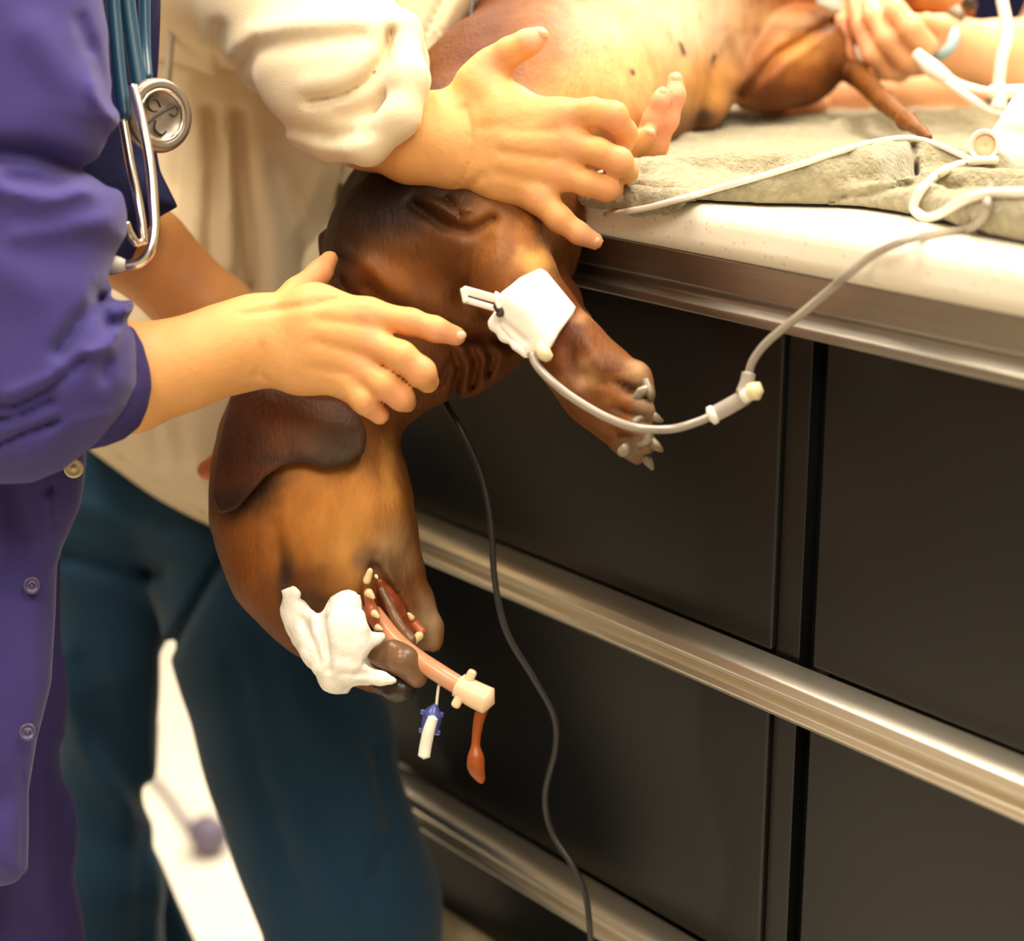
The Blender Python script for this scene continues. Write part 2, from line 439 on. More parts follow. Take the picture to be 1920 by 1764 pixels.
# steel apron: an upper fascia, a soft step and a lower lip
profile('steel_apron', [(.030, ZB), (.004, ZB), (.004, .902), (.0075, .899), (.0075, .896), (.001, .892), (.001, .8865), (.004, .8855), (.030, .8855)], SR, SL - .004, M['steel'], cab)
GA, GB = -.154, -.187
for (a, b) in ((SL - .014, GA), (GB, SR)):
    for z0, z1 in ((.690, .884), (.474, .660), (.372, .442)):
        cbox('drawer_front', a, b, .012, .03, z0, z1, M['black'], cab, .002)
cbox('post', GA, GA - .019, .016, .031, .13, .884, M['black'], cab, .001)
cbox('post', GA - .019, GB, .026, .031, .13, .884, M['blackgap'], cab)
for zt in (.689, .472):
    profile('steel_rail', [(.012, zt), (-.004, zt), (-.011, zt - .003), (-.0135, zt - .008), (-.011, zt - .0125), (-.004, zt - .0145), (-.004, zt - .017), (-.010, zt - .019), (-.0115, zt - .023), (-.008, zt - .027), (.012, zt - .028)], SR, SL - .01, M['rail'], cab)
profile('bottom_rail', [(.03, .372), (.004, .372), (-.008, .366), (-.008, .33), (.03, .33)], SR, SL - .012, M['plinth'], cab)
cbox('kick_board', SR + .02, SL - .05, .09, DEP - .05, 0, .12, M['blackgap'], cab)

def counter_sd(p):
    """distance outside the counter block"""
    q = c2w(p); d = q - P0; s = d @ CU; n = d @ CN; z = q[:, 2]
    return np.maximum(np.maximum(-.006 - n, z - ZT - .001), s - SL - .002)
def keep_off(f_):
    return lambda p: np.maximum(f_(p), -counter_sd(p))
# ------------------------------------------------------------------ colour of coats and skin
def blobs(base, L, nz=0):
    """L: (px,py,rx,ry,rgb,strength) patches of colour: pigment, and in places painted shade"""
    def g(V):
        x, y = scr(V); n1 = vnoise(V, 55, 3); n2 = vnoise(V, 130, 5)
        x = x + n1 * nz + n2 * nz * .5; y = y + n2 * nz + n1 * nz * .5
        c = np.tile(np.array(lin(base)), (len(V), 1))
        for px, py, rx, ry, rgb, s in L:
            e = (s * np.exp(-(((x - px) / rx) ** 2 + ((y - py) / ry) ** 2) ** 1.5))[:, None]
            c = c * (1 - e) + np.array(lin(rgb)) * e
        return c
    return g
def on_shell(base, P, off, half, r=.0012, dmax=9, dmin=0):
    """a thin skin lying on a surface inside an outline in pixels (ear flap, tape)"""
    P = np.array(P, float)
    def g(p):
        x, y = scr(p); a = poly_sd(x, y, P) * p[:, 2] / F
        b = np.abs(base(p) - off) - half
        a = a + r; b = b + r
        v = np.minimum(np.maximum(a, b), 0) + np.sqrt(np.maximum(a, 0) ** 2 + np.maximum(b, 0) ** 2) - r
        return np.maximum(np.maximum(v, p[:, 2] - dmax), dmin - p[:, 2])
    return g
def wc(x, y, z): return w2c([[x, y, z]])[0]
def wcone(a, b, ra, rb):
    return cone(wc(*a), wc(*b), ra, rb)

# ------------------------------------------------------------------ the dog
DOGX = dict()
chest = chain([(1430, -20, 1.50, 165), (1340, -5, 1.47, 176), (1205, 35, 1.42, 196), (1085, 145, 1.35, 218), (985, 250, 1.28, 222), (905, 385, 1.22, 212), (850, 480, 1.205, 190)], k=.02)
shoulder = ell(760, 470, 1.20, 150, 130, .062, 25)
flank = chain([(820, 330, 1.27, 130), (750, 415, 1.25, 113), (672, 505, 1.23, 66)], k=.02)
neck = chain([(850, 480, 1.21, 185), (760, 600, 1.20, 150), (660, 700, 1.20, 125), (590, 790, 1.195, 135)], k=.02)
dewlap = chain([(840, 610, 1.20, 100), (880, 650, 1.195, 72), (940, 640, 1.20, 48)], k=.02)
head = chain([(560, 770, 1.20, 122), (572, 850, 1.195, 165), (583, 950, 1.19, 182), (600, 1040, 1.185, 168), (640, 1120, 1.18, 132), (690, 1200, 1.178, 84), (730, 1245, 1.176, 56)], k=.012)
cheek = chain([(650, 900, 1.175, 92), (672, 980, 1.165, 92), (650, 1060, 1.16, 84), (655, 1110, 1.157, 58)], k=.01)
jaw = chain([(690, 900, 1.19, 62), (716, 1000, 1.185, 58), (742, 1070, 1.18, 50), (776, 1130, 1.175, 38), (803, 1180, 1.172, 27), (814, 1206, 1.17, 17)], k=.006)
mouth = chain([(704, 1068, 1.135, 16), (730, 1112, 1.137, 29), (756, 1162, 1.14, 33), (770, 1212, 1.14, 28)], zs=1.5, k=.003)
leg = chain([(830, 430, 1.165, 100), (910, 460, 1.145, 88), (960, 520, 1.125, 76), (1010, 590, 1.115, 66), (1068, 660, 1.108, 64), (1126, 725, 1.10, 70), (1162, 768, 1.097, 64)], k=.012)
arm_core = chain([(910, 360, 1.18, 95), (955, 430, 1.15, 78)], k=.01)
toes = U(0, chain([(1140, 690, 1.10, 30), (1190, 705, 1.085, 27), (1212, 740, 1.083, 20)]), chain([(1150, 740, 1.10, 32), (1195, 765, 1.08, 28), (1212, 785, 1.082, 20)]),
         chain([(1155, 780, 1.098, 32), (1192, 812, 1.08, 27), (1213, 834, 1.083, 19)]), chain([(1140, 780, 1.10, 34), (1172, 825, 1.09, 26), (1195, 856, 1.09, 17)]))
leg2 = chain([(1010, 500, 1.19, 44), (1052, 560, 1.185, 32), (1090, 612, 1.165, 26)], k=.01)
thigh = chain([(1560, 40, 1.47, 62), (1495, 110, 1.42, 82), (1440, 150, 1.40, 55), (1405, 172, 1.40, 30)], k=.015)
thigh_up = chain([(1420, -60, 1.46, 95), (1500, -30, 1.45, 80), (1570, 0, 1.47, 40)], k=.015)
shank = chain([(1560, 10, 1.46, 38), (1640, -30, 1.45, 30), (1740, 5, 1.44, 26), (1780, 18, 1.44, 30), (1805, 20, 1.435, 22)], k=.01)
sheath = chain([(1345, 110, 1.405, 62), (1336, 165, 1.375, 44), (1328, 205, 1.365, 27), (1325, 226, 1.362, 14)], k=.012)
tail = chain([(1555, 90, 1.46, 26), (1606, 140, 1.41, 21), (1656, 188, 1.35, 19), (1700, 226, 1.27, 17), (1742, 258, 1.20, 9)], k=.005)
eartip = chain([(640, 500, 1.22, 30), (622, 462, 1.215, 22), (606, 446, 1.215, 10)], k=.005)
trunk = U(.02, chest, thigh_up)
front = U(.018, U(.02, trunk, flank, shoulder, neck), dewlap)
front = U(.03, front, arm_core)
legs = U(.016, leg, arm_core)
front = U(.008, front, legs)
headf = sub(.003, U(.010, head, cheek, jaw), mouth)
dog_f = U(.012, front, headf)
dog_f = U(.006, dog_f, thigh); dog_f = U(.012, dog_f, sheath); dog_f = U(.008, dog_f, shank); dog_f = U(.006, dog_f, tail, leg2)
dog_f = U(.004, dog_f, toes); dog_f = U(.006, dog_f, eartip)
DF = [([(775, 385), (830, 422), (880, 436), (925, 412)], 11, .006), ([(800, 375), (850, 398), (882, 392)], 8, -.003), ([(836, 372), (862, 402)], 6, .004),
      ([(690, 540), (760, 590), (850, 625), (930, 640)], 14, .006), ([(700, 500), (780, 560), (880, 590)], 22, -.003),
      ([(862, 560), (880, 500), (905, 450)], 20, .005),
      ([(850, 740), (862, 690), (850, 660)], 7, .006), ([(885, 725), (895, 680), (880, 650)], 7, .006), ([(915, 700), (925, 670), (905, 640), (870, 640)], 8, .006),
      ([(870, 735), (878, 690)], 8, -.003), ([(905, 705), (910, 672)], 7, -.003), ([(840, 650), (900, 620), (960, 650)], 10, .004), ([(845, 680), (825, 720)], 7, .004),
      ([(1390, 178), (1460, 100), (1560, 42)], 8, .007), ([(1420, 175), (1480, 115), (1530, 80)], 9, -.002),
      ([(536, 1090), (520, 1040), (512, 980)], 14, .004), 
      ([(620, 500), (660, 560), (720, 600)], 16, .008), ([(640, 470), (690, 500), (740, 560)], 16, -.003),
      ([(1150, 716), (1216, 746)], 6, .003), ([(1150, 762), (1214, 790)], 6, .003), ([(1150, 806), (1200, 836)], 6, .003), ([(1062, 650), (1080, 700), (1120, 750)], 14, .003), ([(1100, 640), (1130, 690)], 12, -.003), ([(1090, 700), (1130, 720)], 10, .003),
      ([(690, 1048), (676, 1075), (672, 1110)], 8, -.002), ([(712, 1050), (742, 1095), (770, 1140), (790, 1195)], 8, -.003), ([(770, 1090), (790, 1130), (812, 1160)], 6, .002),
      ([(1286, 98), (1278, 90)], 5, -.0015)]
dog_s = keep_off(noisy(folds(dog_f, DF), .0007, 90, 4))
BR = (106, 64, 28); DK = (52, 27, 13); TAN = (206, 140, 66); PALE = (222, 186, 146); GREY = (158, 132, 100)
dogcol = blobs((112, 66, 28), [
    (715, 355, 205, 120, (18, 9, 5), .98), (640, 500, 80, 90, (22, 12, 7), .95), (780, 490, 110, 55, BR, .7), (720, 520, 90, 40, (150, 88, 36), .5),  # near-black patches: dark flank fur with the shade on it painted in
    (930, 90, 110, 170, (92, 44, 16), .9), (1010, 120, 70, 130, (150, 92, 40), .55), (1090, 170, 80, 60, TAN, .75), (1180, 190, 80, 40, TAN, .7),
    (1270, 60, 200, 130, PALE, 1), (1190, 130, 110, 60, (228, 176, 112), .75), (1300, 40, 120, 60, (230, 196, 164), .7), (1335, 160, 65, 55, (212, 150, 76), .85), (1322, 222, 22, 18, (70, 50, 40), .95),
    (1470, 110, 110, 75, (146, 84, 34), .95), (1500, 90, 45, 30, (214, 150, 76), .6), (1440, 175, 80, 28, (96, 48, 22), .8), (1470, 55, 110, 9, (80, 44, 20), .6), (1480, 0, 90, 35, (150, 84, 34), .9), (1420, 40, 60, 30, (214, 164, 116), .7), (1570, 150, 30, 40, (70, 36, 16), .8),
    (1280, 94, 7, 8, (70, 50, 42), .95), (1341, 112, 9, 11, (66, 48, 42), .95), (1181, 132, 7, 7, (70, 50, 42), .95),
    (1670, 195, 90, 80, (118, 70, 20), .95),
    (920, 430, 40, 60, (160, 100, 44), .5), (1000, 492, 34, 26, (226, 168, 92), .85), (985, 430, 22, 34, (176, 112, 50), .6), (960, 520, 40, 40, (150, 94, 42), .4),
    (880, 690, 90, 60, (84, 40, 18), .7), (1070, 560, 50, 60, (96, 46, 18), .7),
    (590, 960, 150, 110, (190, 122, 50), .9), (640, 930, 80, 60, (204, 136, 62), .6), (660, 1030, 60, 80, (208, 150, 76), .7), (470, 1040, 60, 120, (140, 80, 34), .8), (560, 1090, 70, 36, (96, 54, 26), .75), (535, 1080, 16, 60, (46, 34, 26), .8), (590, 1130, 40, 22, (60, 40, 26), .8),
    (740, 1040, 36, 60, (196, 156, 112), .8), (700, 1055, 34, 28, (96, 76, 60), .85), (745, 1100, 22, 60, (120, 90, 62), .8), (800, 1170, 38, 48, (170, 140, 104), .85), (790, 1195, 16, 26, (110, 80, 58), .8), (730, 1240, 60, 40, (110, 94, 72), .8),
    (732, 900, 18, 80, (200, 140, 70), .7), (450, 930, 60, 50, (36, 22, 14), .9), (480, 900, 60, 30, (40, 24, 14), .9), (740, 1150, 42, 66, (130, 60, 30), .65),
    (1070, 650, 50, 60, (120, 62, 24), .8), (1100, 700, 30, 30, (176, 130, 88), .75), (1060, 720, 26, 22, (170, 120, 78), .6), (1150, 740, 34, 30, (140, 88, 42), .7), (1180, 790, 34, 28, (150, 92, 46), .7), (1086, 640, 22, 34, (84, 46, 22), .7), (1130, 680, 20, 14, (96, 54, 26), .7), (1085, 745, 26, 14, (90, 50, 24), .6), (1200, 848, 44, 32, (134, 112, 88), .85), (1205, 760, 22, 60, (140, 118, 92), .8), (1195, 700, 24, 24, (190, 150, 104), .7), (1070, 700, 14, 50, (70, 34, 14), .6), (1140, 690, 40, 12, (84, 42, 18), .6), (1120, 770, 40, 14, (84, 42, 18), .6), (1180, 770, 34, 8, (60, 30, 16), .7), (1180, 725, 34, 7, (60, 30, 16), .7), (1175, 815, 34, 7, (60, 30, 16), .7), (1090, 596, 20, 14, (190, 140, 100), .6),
    (1770, 10, 70, 30, (170, 104, 44), .9), (1750, 30, 40, 9, (90, 50, 24), .8)], nz=9)
dog = empty('dog', c2w(pt(1300, 240, 1.46))[0], 'brown short-haired dog on its back, head hanging off the end of the counter', 'dog')
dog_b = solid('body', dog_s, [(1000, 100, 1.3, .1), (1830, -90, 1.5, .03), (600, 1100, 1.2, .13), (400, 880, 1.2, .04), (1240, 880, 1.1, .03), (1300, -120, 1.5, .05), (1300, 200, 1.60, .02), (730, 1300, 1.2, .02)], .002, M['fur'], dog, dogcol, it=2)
# ear flap lying over the side of the head
skull = U(.010, head, cheek, neck)
EAR = [(440, 722), (470, 708), (520, 722), (580, 745), (640, 752), (672, 778), (688, 815), (683, 850), (655, 873), (610, 880), (570, 868), (535, 874), (500, 894), (474, 922), (446, 955), (412, 965), (398, 930), (402, 880), (415, 810)]
ear_f = folds(on_shell(skull, EAR, .0055, .0042, .003, dmax=1.22), [([(430, 900), (470, 875), (540, 850)], 22, .0018), ([(470, 730), (560, 770), (650, 790)], 30, -.002)])
solid('ear', ear_f, [(540, 830, 1.15, .06), (400, 830, 1.18, .02), (690, 830, 1.16, .02)], .0018, M['fur'], dog,
      blobs((84, 46, 24), [(640, 830, 70, 60, (72, 60, 46), .8), (540, 800, 90, 40, (112, 66, 32), .5), (450, 860, 50, 90, (60, 32, 18), .7), (440, 940, 50, 26, (34, 24, 18), .8), (560, 860, 90, 14, (44, 32, 24), .6)], nz=10), it=2)
def teeth():
    for (x, y, d, r, x2, y2, r2) in [(688, 1088, 1.118, 9, 694, 1070, 8), (705, 1080, 1.120, 5, 708, 1084, 4), (692, 1112, 1.116, 10, 700, 1120, 6), (702, 1150, 1.118, 9, 709, 1156, 6), (708, 1176, 1.120, 8, 716, 1180, 5), (772, 1158, 1.132, 7, 766, 1150, 5), (786, 1192, 1.128, 10, 776, 1204, 8)]:
        f_ = chain([(x, y, d + .001, r * .9), (x2, y2, d, r2 * .75)])
        solid('tooth', f_, [(x, y, d, .006)], .0009, M['tooth'], dog_b, it=1)
teeth()
solid('mouth_lining', chain([(712, 1090, 1.147, 12), (735, 1135, 1.15, 20), (762, 1185, 1.15, 18)], k=.003), [(735, 1135, 1.15, .03)], .0015, M['mouth'], dog_b)
solid('gum', U(.002, chain([(690, 1110, 1.124, 9), (697, 1150, 1.125, 10), (708, 1180, 1.126, 8)]), chain([(778, 1170, 1.135, 9), (790, 1184, 1.132, 10)])), [(740, 1150, 1.125, .03)], .001, M['gum'], dog_b)
solid('tongue', noisy(U(.004, chain([(716, 1105, 1.141, 7), (742, 1160, 1.138, 10), (770, 1200, 1.126, 10)], k=.003), chain([(712, 1232, 1.122, 20), (755, 1238, 1.115, 27), (782, 1268, 1.118, 22)], k=.004), chain([(700, 1230, 1.12, 10), (735, 1212, 1.118, 10), (790, 1240, 1.12, 10)])), .001, 120, 2),
      [(745, 1200, 1.12, .04)], .0013, M['tongue'], dog)
solid('nose', noisy(chain([(718, 1282, 1.128, 22), (750, 1290, 1.124, 26), (772, 1268, 1.126, 20)], k=.004), .0006, 200, 8), [(745, 1285, 1.125, .03)], .0014, M['nose'], dog)
for (a, b, d) in [((1206, 850), (1224, 880), 1.088), ((1218, 826), (1242, 846), 1.08), ((1214, 775), (1242, 790), 1.08), ((1215, 722), (1222, 752), 1.077)]:
    tube('claw', [(a[0] - 6, a[1] - 8, d + .002, .0030), ((a[0] + b[0]) / 2, (a[1] + b[1]) / 2, d - .002, .0027), (b[0], b[1], d, .0010)], .003, M['claw'], dog_b)
for (x, y, rx, ry, a, d) in [(1200, 740, 24, 11, -42, 1.0745), (1204, 818, 24, 15, -60, 1.0765), (1186, 700, 20, 9, -50, 1.081), (1172, 842, 16, 8, -35, 1.080), (1196, 784, 16, 8, -35, 1.075)]:
    solid('paw_pad', noisy(ell(x, y, d, rx, ry, .004, a), .0022, 130, 3), [(x, y, d, .012)], .001, M['pad'], dog_b, it=1)
tube('claw', [(1790, 22, 1.41, .006), (1797, 32, 1.405, .005), (1792, 42, 1.405, .002)], .003, M['claw'], dog_b)
tube('claw', [(1812, 2, 1.42, .006), (1822, 8, 1.418, .004), (1826, 18, 1.418, .002)], .003, M['nose'], dog_b)

# ------------------------------------------------------------------ towel
TW = [(1140, 250), (1220, 240), (1390, 226), (1560, 226), (1700, 225), (1800, 225), (1990, 215), (1990, 474), (1870, 447), (1790, 422), (1640, 395), (1540, 389), (1420, 386), (1340, 378), (1240, 360), (1190, 350), (1130, 338)]
def roll(pts, k=0):
    """a fold of cloth resting on the counter along a traced contact line; radius in metres"""
    Q = []
    for x, y, r in pts:
        w_ = c2w(pt(x, y, depth_z(x, y, ZT)))[0] + np.array([0, r * .6, r * .95]); Q.append((w2c([w_])[0], r))
    return U(0, *[cone(a_[0], b_[0], a_[1], b_[1]) for a_, b_ in zip(Q[:-1], Q[1:])])
TP = np.array([c2w(pt(x, y, depth_z(x, y, ZT)))[0] for x, y in TW])
TS = [((q - P0) @ CU, (q - P0) @ CN) for q in TP]
def towel_base(p):
    q = c2w(p); d = q - P0; s, n, z = d @ CU, d @ CN, q[:, 2]
    a = poly_sd(s, n, TS) + .004; hgt = .0056 + .0016 * vnoise(np.stack([s, n, s * 0], 1), 16, 2)
    b = np.abs(z - ZT - hgt) - hgt + .004
    return (np.sqrt(np.maximum(a, 0) ** 2 + np.maximum(b, 0) ** 2) + np.minimum(np.maximum(a, b), 0) - .004) * .8
def cwc(s, n, z): return w2c([cw(s, n, z)])[0]
rolls = [roll([(1230, 362, .004), (1330, 382, .0048), (1430, 387, .0092), (1530, 388, .0138), (1610, 384, .0166), (1700, 350, .0148)]),
         roll([(1225, 351, .009), (1340, 355, .0112), (1450, 350, .011), (1560, 334, .008)]),
         roll([(1150, 300, .007), (1230, 296, .008), (1300, 290, .007)]),
         roll([(1716, 346, .0138), (1770, 350, .0135), (1860, 354, .012)]),
         roll([(1560, 388, .004), (1640, 394, .008), (1720, 406, .0095), (1790, 421, .0105), (1870, 445, .0125), (1980, 468, .014)]),
         roll([(1735, 388, .011), (1800, 392, .012), (1920, 400, .012)]),
         roll([(1580, 268, .009), (1690, 266, .011), (1790, 266, .012), (1920, 262, .012)]),
         roll([(1210, 274, .007), (1300, 268, .007), (1440, 262, .008), (1540, 264, .009)]),
         U(.004, cone(cwc(-.085, -.003, ZT + .001), cwc(-.05, -.007, ZT - .002), .0075, .009), cone(cwc(-.05, -.008, ZT - .003), cwc(.0, -.008, ZT - .003), .009, .008), cone(cwc(-.05, .03, ZT + .004), cwc(.0, .03, ZT + .004), .009, .009), cone(cwc(-.05, .01, ZT + .002), cwc(.0, .01, ZT + .002), .008, .008))]
TF = [([(1712, 275), (1718, 330)], 7, .006), ([(1560, 372), (1640, 362), (1710, 345)], 7, .004), ([(1740, 360), (1800, 350)], 8, .003)]
tw_f = U(.007, towel_base, *rolls)
tw_f = folds(tw_f, TF)
tw_f = noisy(noisy(tw_f, .0010, 60, 11), .0010, 230, 12)
tw_f2 = lambda p: np.maximum(tw_f(p), .0008 - counter_sd(p) - .0)
tw = solid('towel', tw_f2, [(1500, 300, 1.3, .05), (1080, 240, 1.5, .03), (1990, 200, 1.66, .03), (1990, 460, 1.0, .03), (1120, 404, 1.17, .03)], .0022, M['towel'], None, it=1)
def hit(px, py, off):
    ds = np.linspace(.85, 1.75, 1800); P = np.array([pt(px, py, d) for d in ds])
    v = np.minimum(tw_f2(P), counter_sd(P)); i = np.nonzero(v < 0)[0]
    return ds[i[0]] - off if len(i) else 1.2
tag(tw, 'sage green terry towel bunched on the counter under the dog', 'towel')

# ------------------------------------------------------------------ person in cream coat and teal scrub trousers
SKIN = (224, 164, 100); PINK = (234, 154, 118)
pb = empty('person', (-.33, 1.62, 0), 'person in cream rolled-sleeve coat and teal trousers holding the dog chest', 'person')
def hand_union(palm, fingers, k=.005):
    return U(k, palm, U(0, *fingers))
uh_palm = U(.012, chain([(862, 232, 1.145, 44), (955, 215, 1.125, 42), (1052, 218, 1.118, 33)], zs=.85, k=.01), chain([(868, 268, 1.142, 46), (965, 262, 1.122, 44), (1072, 268, 1.115, 33)], zs=.85, k=.01),
            chain([(866, 298, 1.142, 44), (960, 305, 1.124, 42), (1052, 322, 1.118, 31)], zs=.85, k=.01), chain([(862, 320, 1.145, 38), (940, 338, 1.128, 36), (1008, 368, 1.122, 29)], zs=.85, k=.01),
            chain([(868, 215, 1.148, 42), (898, 160, 1.14, 40), (925, 120, 1.138, 32)], k=.01), chain([(925, 175, 1.135, 30), (955, 190, 1.13, 26)], k=.01))
uh_f = [chain([(1050, 218, 1.118, 32), (1110, 210, 1.108, 26), (1150, 218, 1.108, 27), (1172, 248, 1.128, 22), (1172, 270, 1.15, 18)], k=.004),
        chain([(1068, 270, 1.115, 28), (1120, 284, 1.108, 25), (1160, 303, 1.11, 26), (1176, 322, 1.128, 20), (1168, 335, 1.145, 16)], k=.004),
        chain([(1052, 326, 1.118, 27), (1100, 343, 1.113, 23), (1138, 353, 1.115, 23), (1150, 356, 1.13, 20)], k=.004),
        chain([(1006, 368, 1.122, 29), (1048, 410, 1.118, 24), (1085, 437, 1.118, 20), (1115, 452, 1.122, 17)], k=.004),
        chain([(915, 130, 1.138, 32), (955, 98, 1.13, 27), (990, 80, 1.126, 25), (1012, 67, 1.126, 18)], k=.004)]
uh = hand_union(uh_palm, uh_f)
uh_arm = chain([(420, -40, 1.34, 70), (560, 90, 1.24, 80), (690, 226, 1.175, 86), (790, 262, 1.152, 84), (850, 275, 1.146, 78)], k=.01)
lh = hand_union(chain([(1150, 340, 1.25, 40), (1190, 300, 1.235, 42), (1220, 270, 1.225, 34)], k=.01),
                [chain([(1215, 280, 1.225, 26), (1250, 225, 1.215, 22), (1266, 180, 1.212, 19), (1266, 150, 1.215, 16)], k=.004),
                 chain([(1205, 275, 1.222, 24), (1225, 225, 1.205, 20), (1238, 190, 1.20, 17), (1242, 178, 1.20, 15)], k=.004),
                 chain([(1180, 300, 1.222, 24), (1200, 262, 1.205, 18), (1217, 250, 1.20, 15)], k=.004)], .006)
lh_arm = chain([(1150, 340, 1.25, 40), (1060, 360, 1.27, 50), (940, 330, 1.30, 60), (800, 200, 1.36, 70), (600, 60, 1.46, 90)], k=.01)
torso_in = chain([(400, 0, 1.47, 120), (420, 300, 1.48, 130), (340, 700, 1.48, 130)], k=.02)
bf = U(.012, uh_arm, uh); bf = U(.01, bf, U(.01, lh, lh_arm)); bf = U(.03, bf, torso_in)
bf = U(.03, bf, chain([(420, -40, 1.34, 70), (430, -20, 1.46, 90), (600, 60, 1.46, 90)]))
BFold = [([(872, 200), (884, 240), (880, 300), (860, 348)], 5, .0016), ([(862, 205), (872, 240), (868, 300)], 5, .001), ([(905, 240), (1000, 225)], 9, .0008), ([(950, 245), (1040, 245)], 8, .0012), ([(940, 285), (1040, 298)], 8, .0012), ([(930, 325), (1020, 345)], 8, .001), ([(905, 330), (870, 358)], 8, .001)]
skincol = blobs(SKIN, [(1055, 222, 34, 26, PINK, .5), (1070, 270, 30, 24, PINK, .5), (1050, 322, 28, 24, PINK, .45), (1010, 366, 28, 24, PINK, .4), (1150, 225, 34, 28, PINK, .5), (1160, 300, 34, 28, PINK, .5), (1135, 352, 30, 24, PINK, .4), (1100, 445, 36, 24, (240, 164, 134), .6), (1050, 412, 20, 20, PINK, .4),
                       (1010, 66, 40, 26, (240, 168, 140), .7), (920, 115, 34, 34, (238, 160, 124), .5), (1250, 200, 50, 90, (240, 160, 132), .8), (980, 260, 50, 50, (226, 160, 104), .3)], nz=3)
pb_b = solid('body', keep_off(folds(bf, BFold)), [(700, 200, 1.25, .1), (1290, 140, 1.2, .03), (300, 0, 1.5, .12), (330, 800, 1.5, .12), (1010, 40, 1.13, .03)], .0018, M['skin'], pb, skincol, it=2)
def nail(x, y, d, rx, ry, ang, parent):
    solid('fingernail', ell(x, y, d, rx, ry, .0022, ang), [(x, y, d, .010)], .0007, M['nail'], parent, it=1)
nail(1017, 62, 1.1215, 12, 9, 30, pb_b); nail(1116, 451, 1.1185, 10, 8, -25, pb_b); nail(1243, 172, 1.1965, 8, 10, -10, pb_b); nail(1267, 146, 1.2105, 9, 11, 0, pb_b); nail(1220, 247, 1.196, 9, 7, 20, pb_b)
# coat
COAT = [(296, -160), (960, -160), (905, -10), (850, 75), (795, 165), (740, 240), (680, 330), (630, 400), (596, 450), (570, 540), (540, 640), (520, 760), (470, 900), (432, 1032), (360, 985), (165, 842), (190, 700), (210, 450), (270, 330), (290, 130)]
coat_t = slab(COAT, 1.45, .095, .075, tilt=(.0, 0))
lap = slab([(640, -160), (960, -160), (905, -10), (800, 150), (770, 120), (700, 20)], 1.36, .06, .02)
coat_f = folds(U(.01, coat_t, lap), [([(395, 210), (402, 330), (392, 520)], 16, .012), ([(447, 215), (455, 360), (470, 540)], 15, .012), ([(430, 260), (436, 500)], 10, -.004), ([(340, 250), (330, 420)], 18, .008), ([(520, 320), (560, 420), (575, 500)], 22, .006), ([(490, 300), (510, 430), (520, 600)], 26, -.008),
                               ([(203, 838), (337, 925), (424, 985)], 5, .003), ([(280, 770), (300, 860)], 14, .004), ([(330, 720), (345, 860)], 20, .004), ([(600, 330), (560, 430)], 16, -.004),
                               ([(740, 0), (690, 90)], 5, .004), ([(835, -10), (770, 120)], 5, .004), ([(862, -10), (800, 120)], 5, -.002)])
coat = solid('coat', keep_off(coat_f), [(600, 0, 1.45, .14), (296, -160, 1.5, .12), (960, -160, 1.4, .1), (165, 1032, 1.45, .12)], .003, M['cream'], pb, it=2)
sl = U(.02, chain([(400, -60, 1.36, 150), (560, 10, 1.24, 165), (640, 130, 1.175, 142), (655, 170, 1.165, 136)], k=.02), chain([(345, 10, 1.40, 110), (430, 50, 1.36, 95)], k=.02))
cuff_ring = chain([(752, 60, 1.15, 34), (768, 150, 1.125, 34), (748, 220, 1.12, 36), (690, 272, 1.125, 34), (620, 268, 1.15, 34)], k=.01)
cuff_back = chain([(752, 60, 1.15, 34), (760, 120, 1.19, 36), (740, 200, 1.20, 36), (690, 250, 1.19, 34)], k=.01)
arm_hole = chain([(760, 255, 1.156, 88), (860, 275, 1.146, 92)], k=.01)
sl_f = folds(U(.010, sl, cuff_ring, cuff_back), [([(432, 100), (470, 62), (540, 48), (640, 44), (730, 40)], 20, -.0035), ([(440, 130), (480, 92), (560, 78), (680, 66)], 20, .0035), ([(733, 60), (722, 110), (690, 150), (640, 180), (580, 190)], 9, .007),
                                    ([(700, 60), (690, 105), (645, 145), (570, 160)], 18, -.002), ([(458, 208), (540, 238), (620, 258), (690, 248)], 14, .0035), ([(480, 240), (570, 266), (650, 285)], 12, -.0015), ([(412, 55), (416, 120), (440, 190)], 14, .006), ([(640, 215), (700, 205), (740, 170)], 14, .002)])
sl_f = sub(.004, sl_f, arm_hole)
solid('sleeve', sl_f, [(560, 60, 1.25, .1), (330, -60, 1.38, .09), (790, 280, 1.13, .05)], .0025, M['cream'], pb, it=2)
# trousers
def wleg(x, y, z1, z0, r1, r0): return wcone((x, y, z1), (x, y, z0), r1, r0)
cL = c2w(pt(190, 1650, 1.50))[0]; cR = c2w(pt(650, 1700, 1.40))[0]
hipL = [(230, 830, 1.50, 180), (205, 1000, 1.50, 150), (200, 1250, 1.49, 104), (205, 1480, 1.50, 92), (200, 1650, 1.50, 100)]
hipR = [(330, 820, 1.50, 150), (430, 1020, 1.47, 160), (505, 1200, 1.44, 182), (556, 1400, 1.42, 172), (612, 1600, 1.41, 166), (648, 1720, 1.40, 168)]
tr = U(.02, U(.012, chain(hipL, k=.02), chain(hipR, k=.02)), chain([(230, 880, 1.50, 150), (400, 950, 1.47, 120)], k=.02))
tr = U(.02, tr, wcone(cL, (cL[0], cL[1], .07), .045, .05), wcone(cR, (cR[0] + .02, cR[1] - .02, .07), .066, .055))
backleg = chain([(255, 1380, 1.60, 60), (290, 1600, 1.60, 80), (310, 1780, 1.62, 80)], k=.02)
GAP = [(300, 1218), (312, 1222), (322, 1250), (400, 1530), (500, 1775), (372, 1775), (330, 1680), (292, 1590), (296, 1420), (300, 1300)]
gp = slab(GAP, 1.5, .4, .001)
